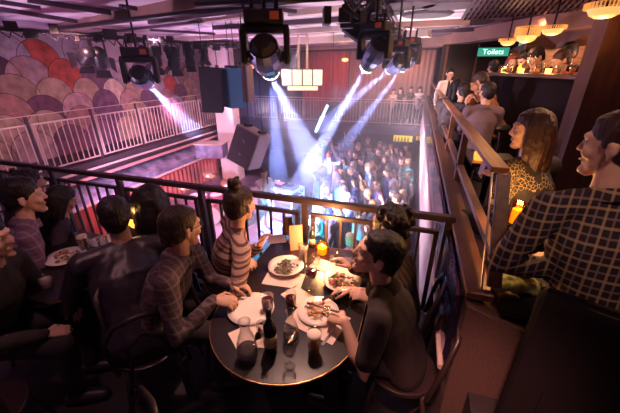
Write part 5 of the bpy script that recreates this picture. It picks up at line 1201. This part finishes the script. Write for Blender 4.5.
q = V((tc_.x, tc_.y, SF + thh + .016)); t = thing('mixer', 'small dark mixer with coloured lights between the turntables', 'mixer', tuple(q), -.25); b = MB(); b.box((0, 0, .035), (.25, .32, .07)); b.build('case', M_blk, t); b = MB(); [b.cyl((-.09 + .045 * (i % 5), -.1 + .05 * (i // 5), .07), (-.09 + .045 * (i % 5), -.1 + .05 * (i // 5), .085), .010, n=8) for i in range(20)]; b.build('knobs', mat('knob_lit', (.8, .2, .2), .4, emit=(1, .2, .3), estr=1), t)
# drum kit at the left side of the stage
dk = atz(214, 222, SF); t = thing('drum_kit', 'drum kit with cymbals lit pink at the left of the stage', 'drum kit', (dk.x, dk.y, SF), .3); M_drum = mat('drum_shell', (.45, .20, .22), .3); M_skin2 = mat('drum_skin', (.75, .6, .6), .5); M_cym = mat('cymbal', (.75, .55, .30), .25, .9)
b = MB(); b.cyl((0, -.22, .29), (0, .22, .29), .28, n=28); b.build('bass_drum', M_drum, t, bevel=.01); b = MB(); b.cyl((0, -.235, .29), (0, -.222, .29), .265, n=28); b.build('drum_head', M_skin2, t)
for x, y, z, r, h_ in ((-.2, -.1, .66, .15, .2), (.2, -.1, .66, .16, .22), (.55, .2, .4, .2, .38), (-.5, .25, .58, .18, .14)): b = MB(); b.cyl((x, y, z), (x, y, z + h_), r, n=24); f_ = b.build('drum', M_drum, t); b = MB(); b.cyl((x, y, z + h_), (x, y, z + h_ + .006), r * .97, n=24); b.build('drum_head', M_skin2, f_)
for x, y, z, r in ((-.6, -.15, 1.15, .22), (.62, -.15, 1.2, .24), (.0, .2, 1.35, .2), (-.75, .3, .95, .17)): b = MB(); b.lathe([(.001, .03), (.03, .02), (r, 0), (r, -.003), (.001, .015)], (x, y, z), 28, axis=(.25, -.2, 1)); f_ = b.build('cymbal', M_cym, t, True); b = MB(); b.cyl((x, y, .3), (x, y, z), .011, n=8); [b.cyl((x, y, .32), (x + .25 * cos(a), y + .25 * sin(a), .01), .009, n=6) for a in (0, 2.1, 4.2)]; b.build('stand', M_chrome, f_)
# boxes at the foot of the column and stage monitor
q = V((-6.55, 9.9, -.42)); t = thing('metal_box', 'pinkish metal equipment box on the end of the balcony ledge beside the column', 'box', tuple(atd(212, 150, 9.6)), .2); b = MB(); b.box((0, 0, 0), (.85, .5, .40)); b.build('housing', M_fmet, t, bevel=.02); b = MB(); b.box((0, 0, .215), (.9, .54, .03)); b.build('lid', M_bal, t)
for px, py, lb, a in ((318, 232, 'black wedge monitor speaker on the floor near the rail, lit cyan', .4), (243, 225, 'black wedge monitor at the front of the stage', 1.2)):
    q = atz(px, py, CF if px > 300 else SF); t = thing('monitor_speaker', lb, 'speaker', (q.x, q.y, q.z), a); b = MB(); b.add([(-.25, -.18, 0), (.25, -.18, 0), (.25, .2, 0), (-.25, .2, 0), (-.25, -.1, .30), (.25, -.1, .30), (.25, -.18, .1), (-.25, -.18, .1)], [(3, 2, 1, 0), (7, 6, 5, 4), (4, 5, 2, 3), (0, 1, 6, 7), (0, 7, 4, 3), (1, 2, 5, 6)]); b.build('cabinet', M_blkp, t)
    b = MB(); b.add([(-.22, .175, .03), (.22, .175, .03), (.22, -.08, .29), (-.22, -.08, .29)], [(0, 1, 2, 3)]); b.v = [v + V((0, .012, .012)) for v in b.v]; b.build('grille', M_gr, t)
# yellow lit bar shelf far below the balcony
for px, py, w_, lb in ((403, 138, .9, 'yellow lit shelf below the far balcony, left of two'), (424, 137, .7, 'yellow lit shelf below the far balcony, right of two')):
    p = aty(px, py, 16.1); t = thing('lit_shelf', lb, 'shelf', (p.x, p.y, p.z)); b = MB(); b.box((0, 0, 0), (w_, .1, .35)); b.build('back_panel', mat('yellow_panel', (.5, .4, .05), .5, emit=(1, .75, .05), estr=.5), t)
    b = MB(); b.box((0, -.1, -.18), (w_, .2, .03)); b.build('shelf', M_blk, t)
    for i in range(5): b = MB(); b.lathe([(.001, 0), (.04, 0), (.04, .15), (.015, .2), (.015, .26), (.001, .26)], (-w_ / 2 + .1 + i * w_ / 6, -.12, -.165), 10); b.build('bottle', M_beer, t, True)
# more chairs in the dark foreground
chair(-.95, .35, 2.6, 'empty dark chair in the near foreground left of the front table'); chair(-1.9, .45, .8, 'empty dark chair behind the man in the leather jacket')
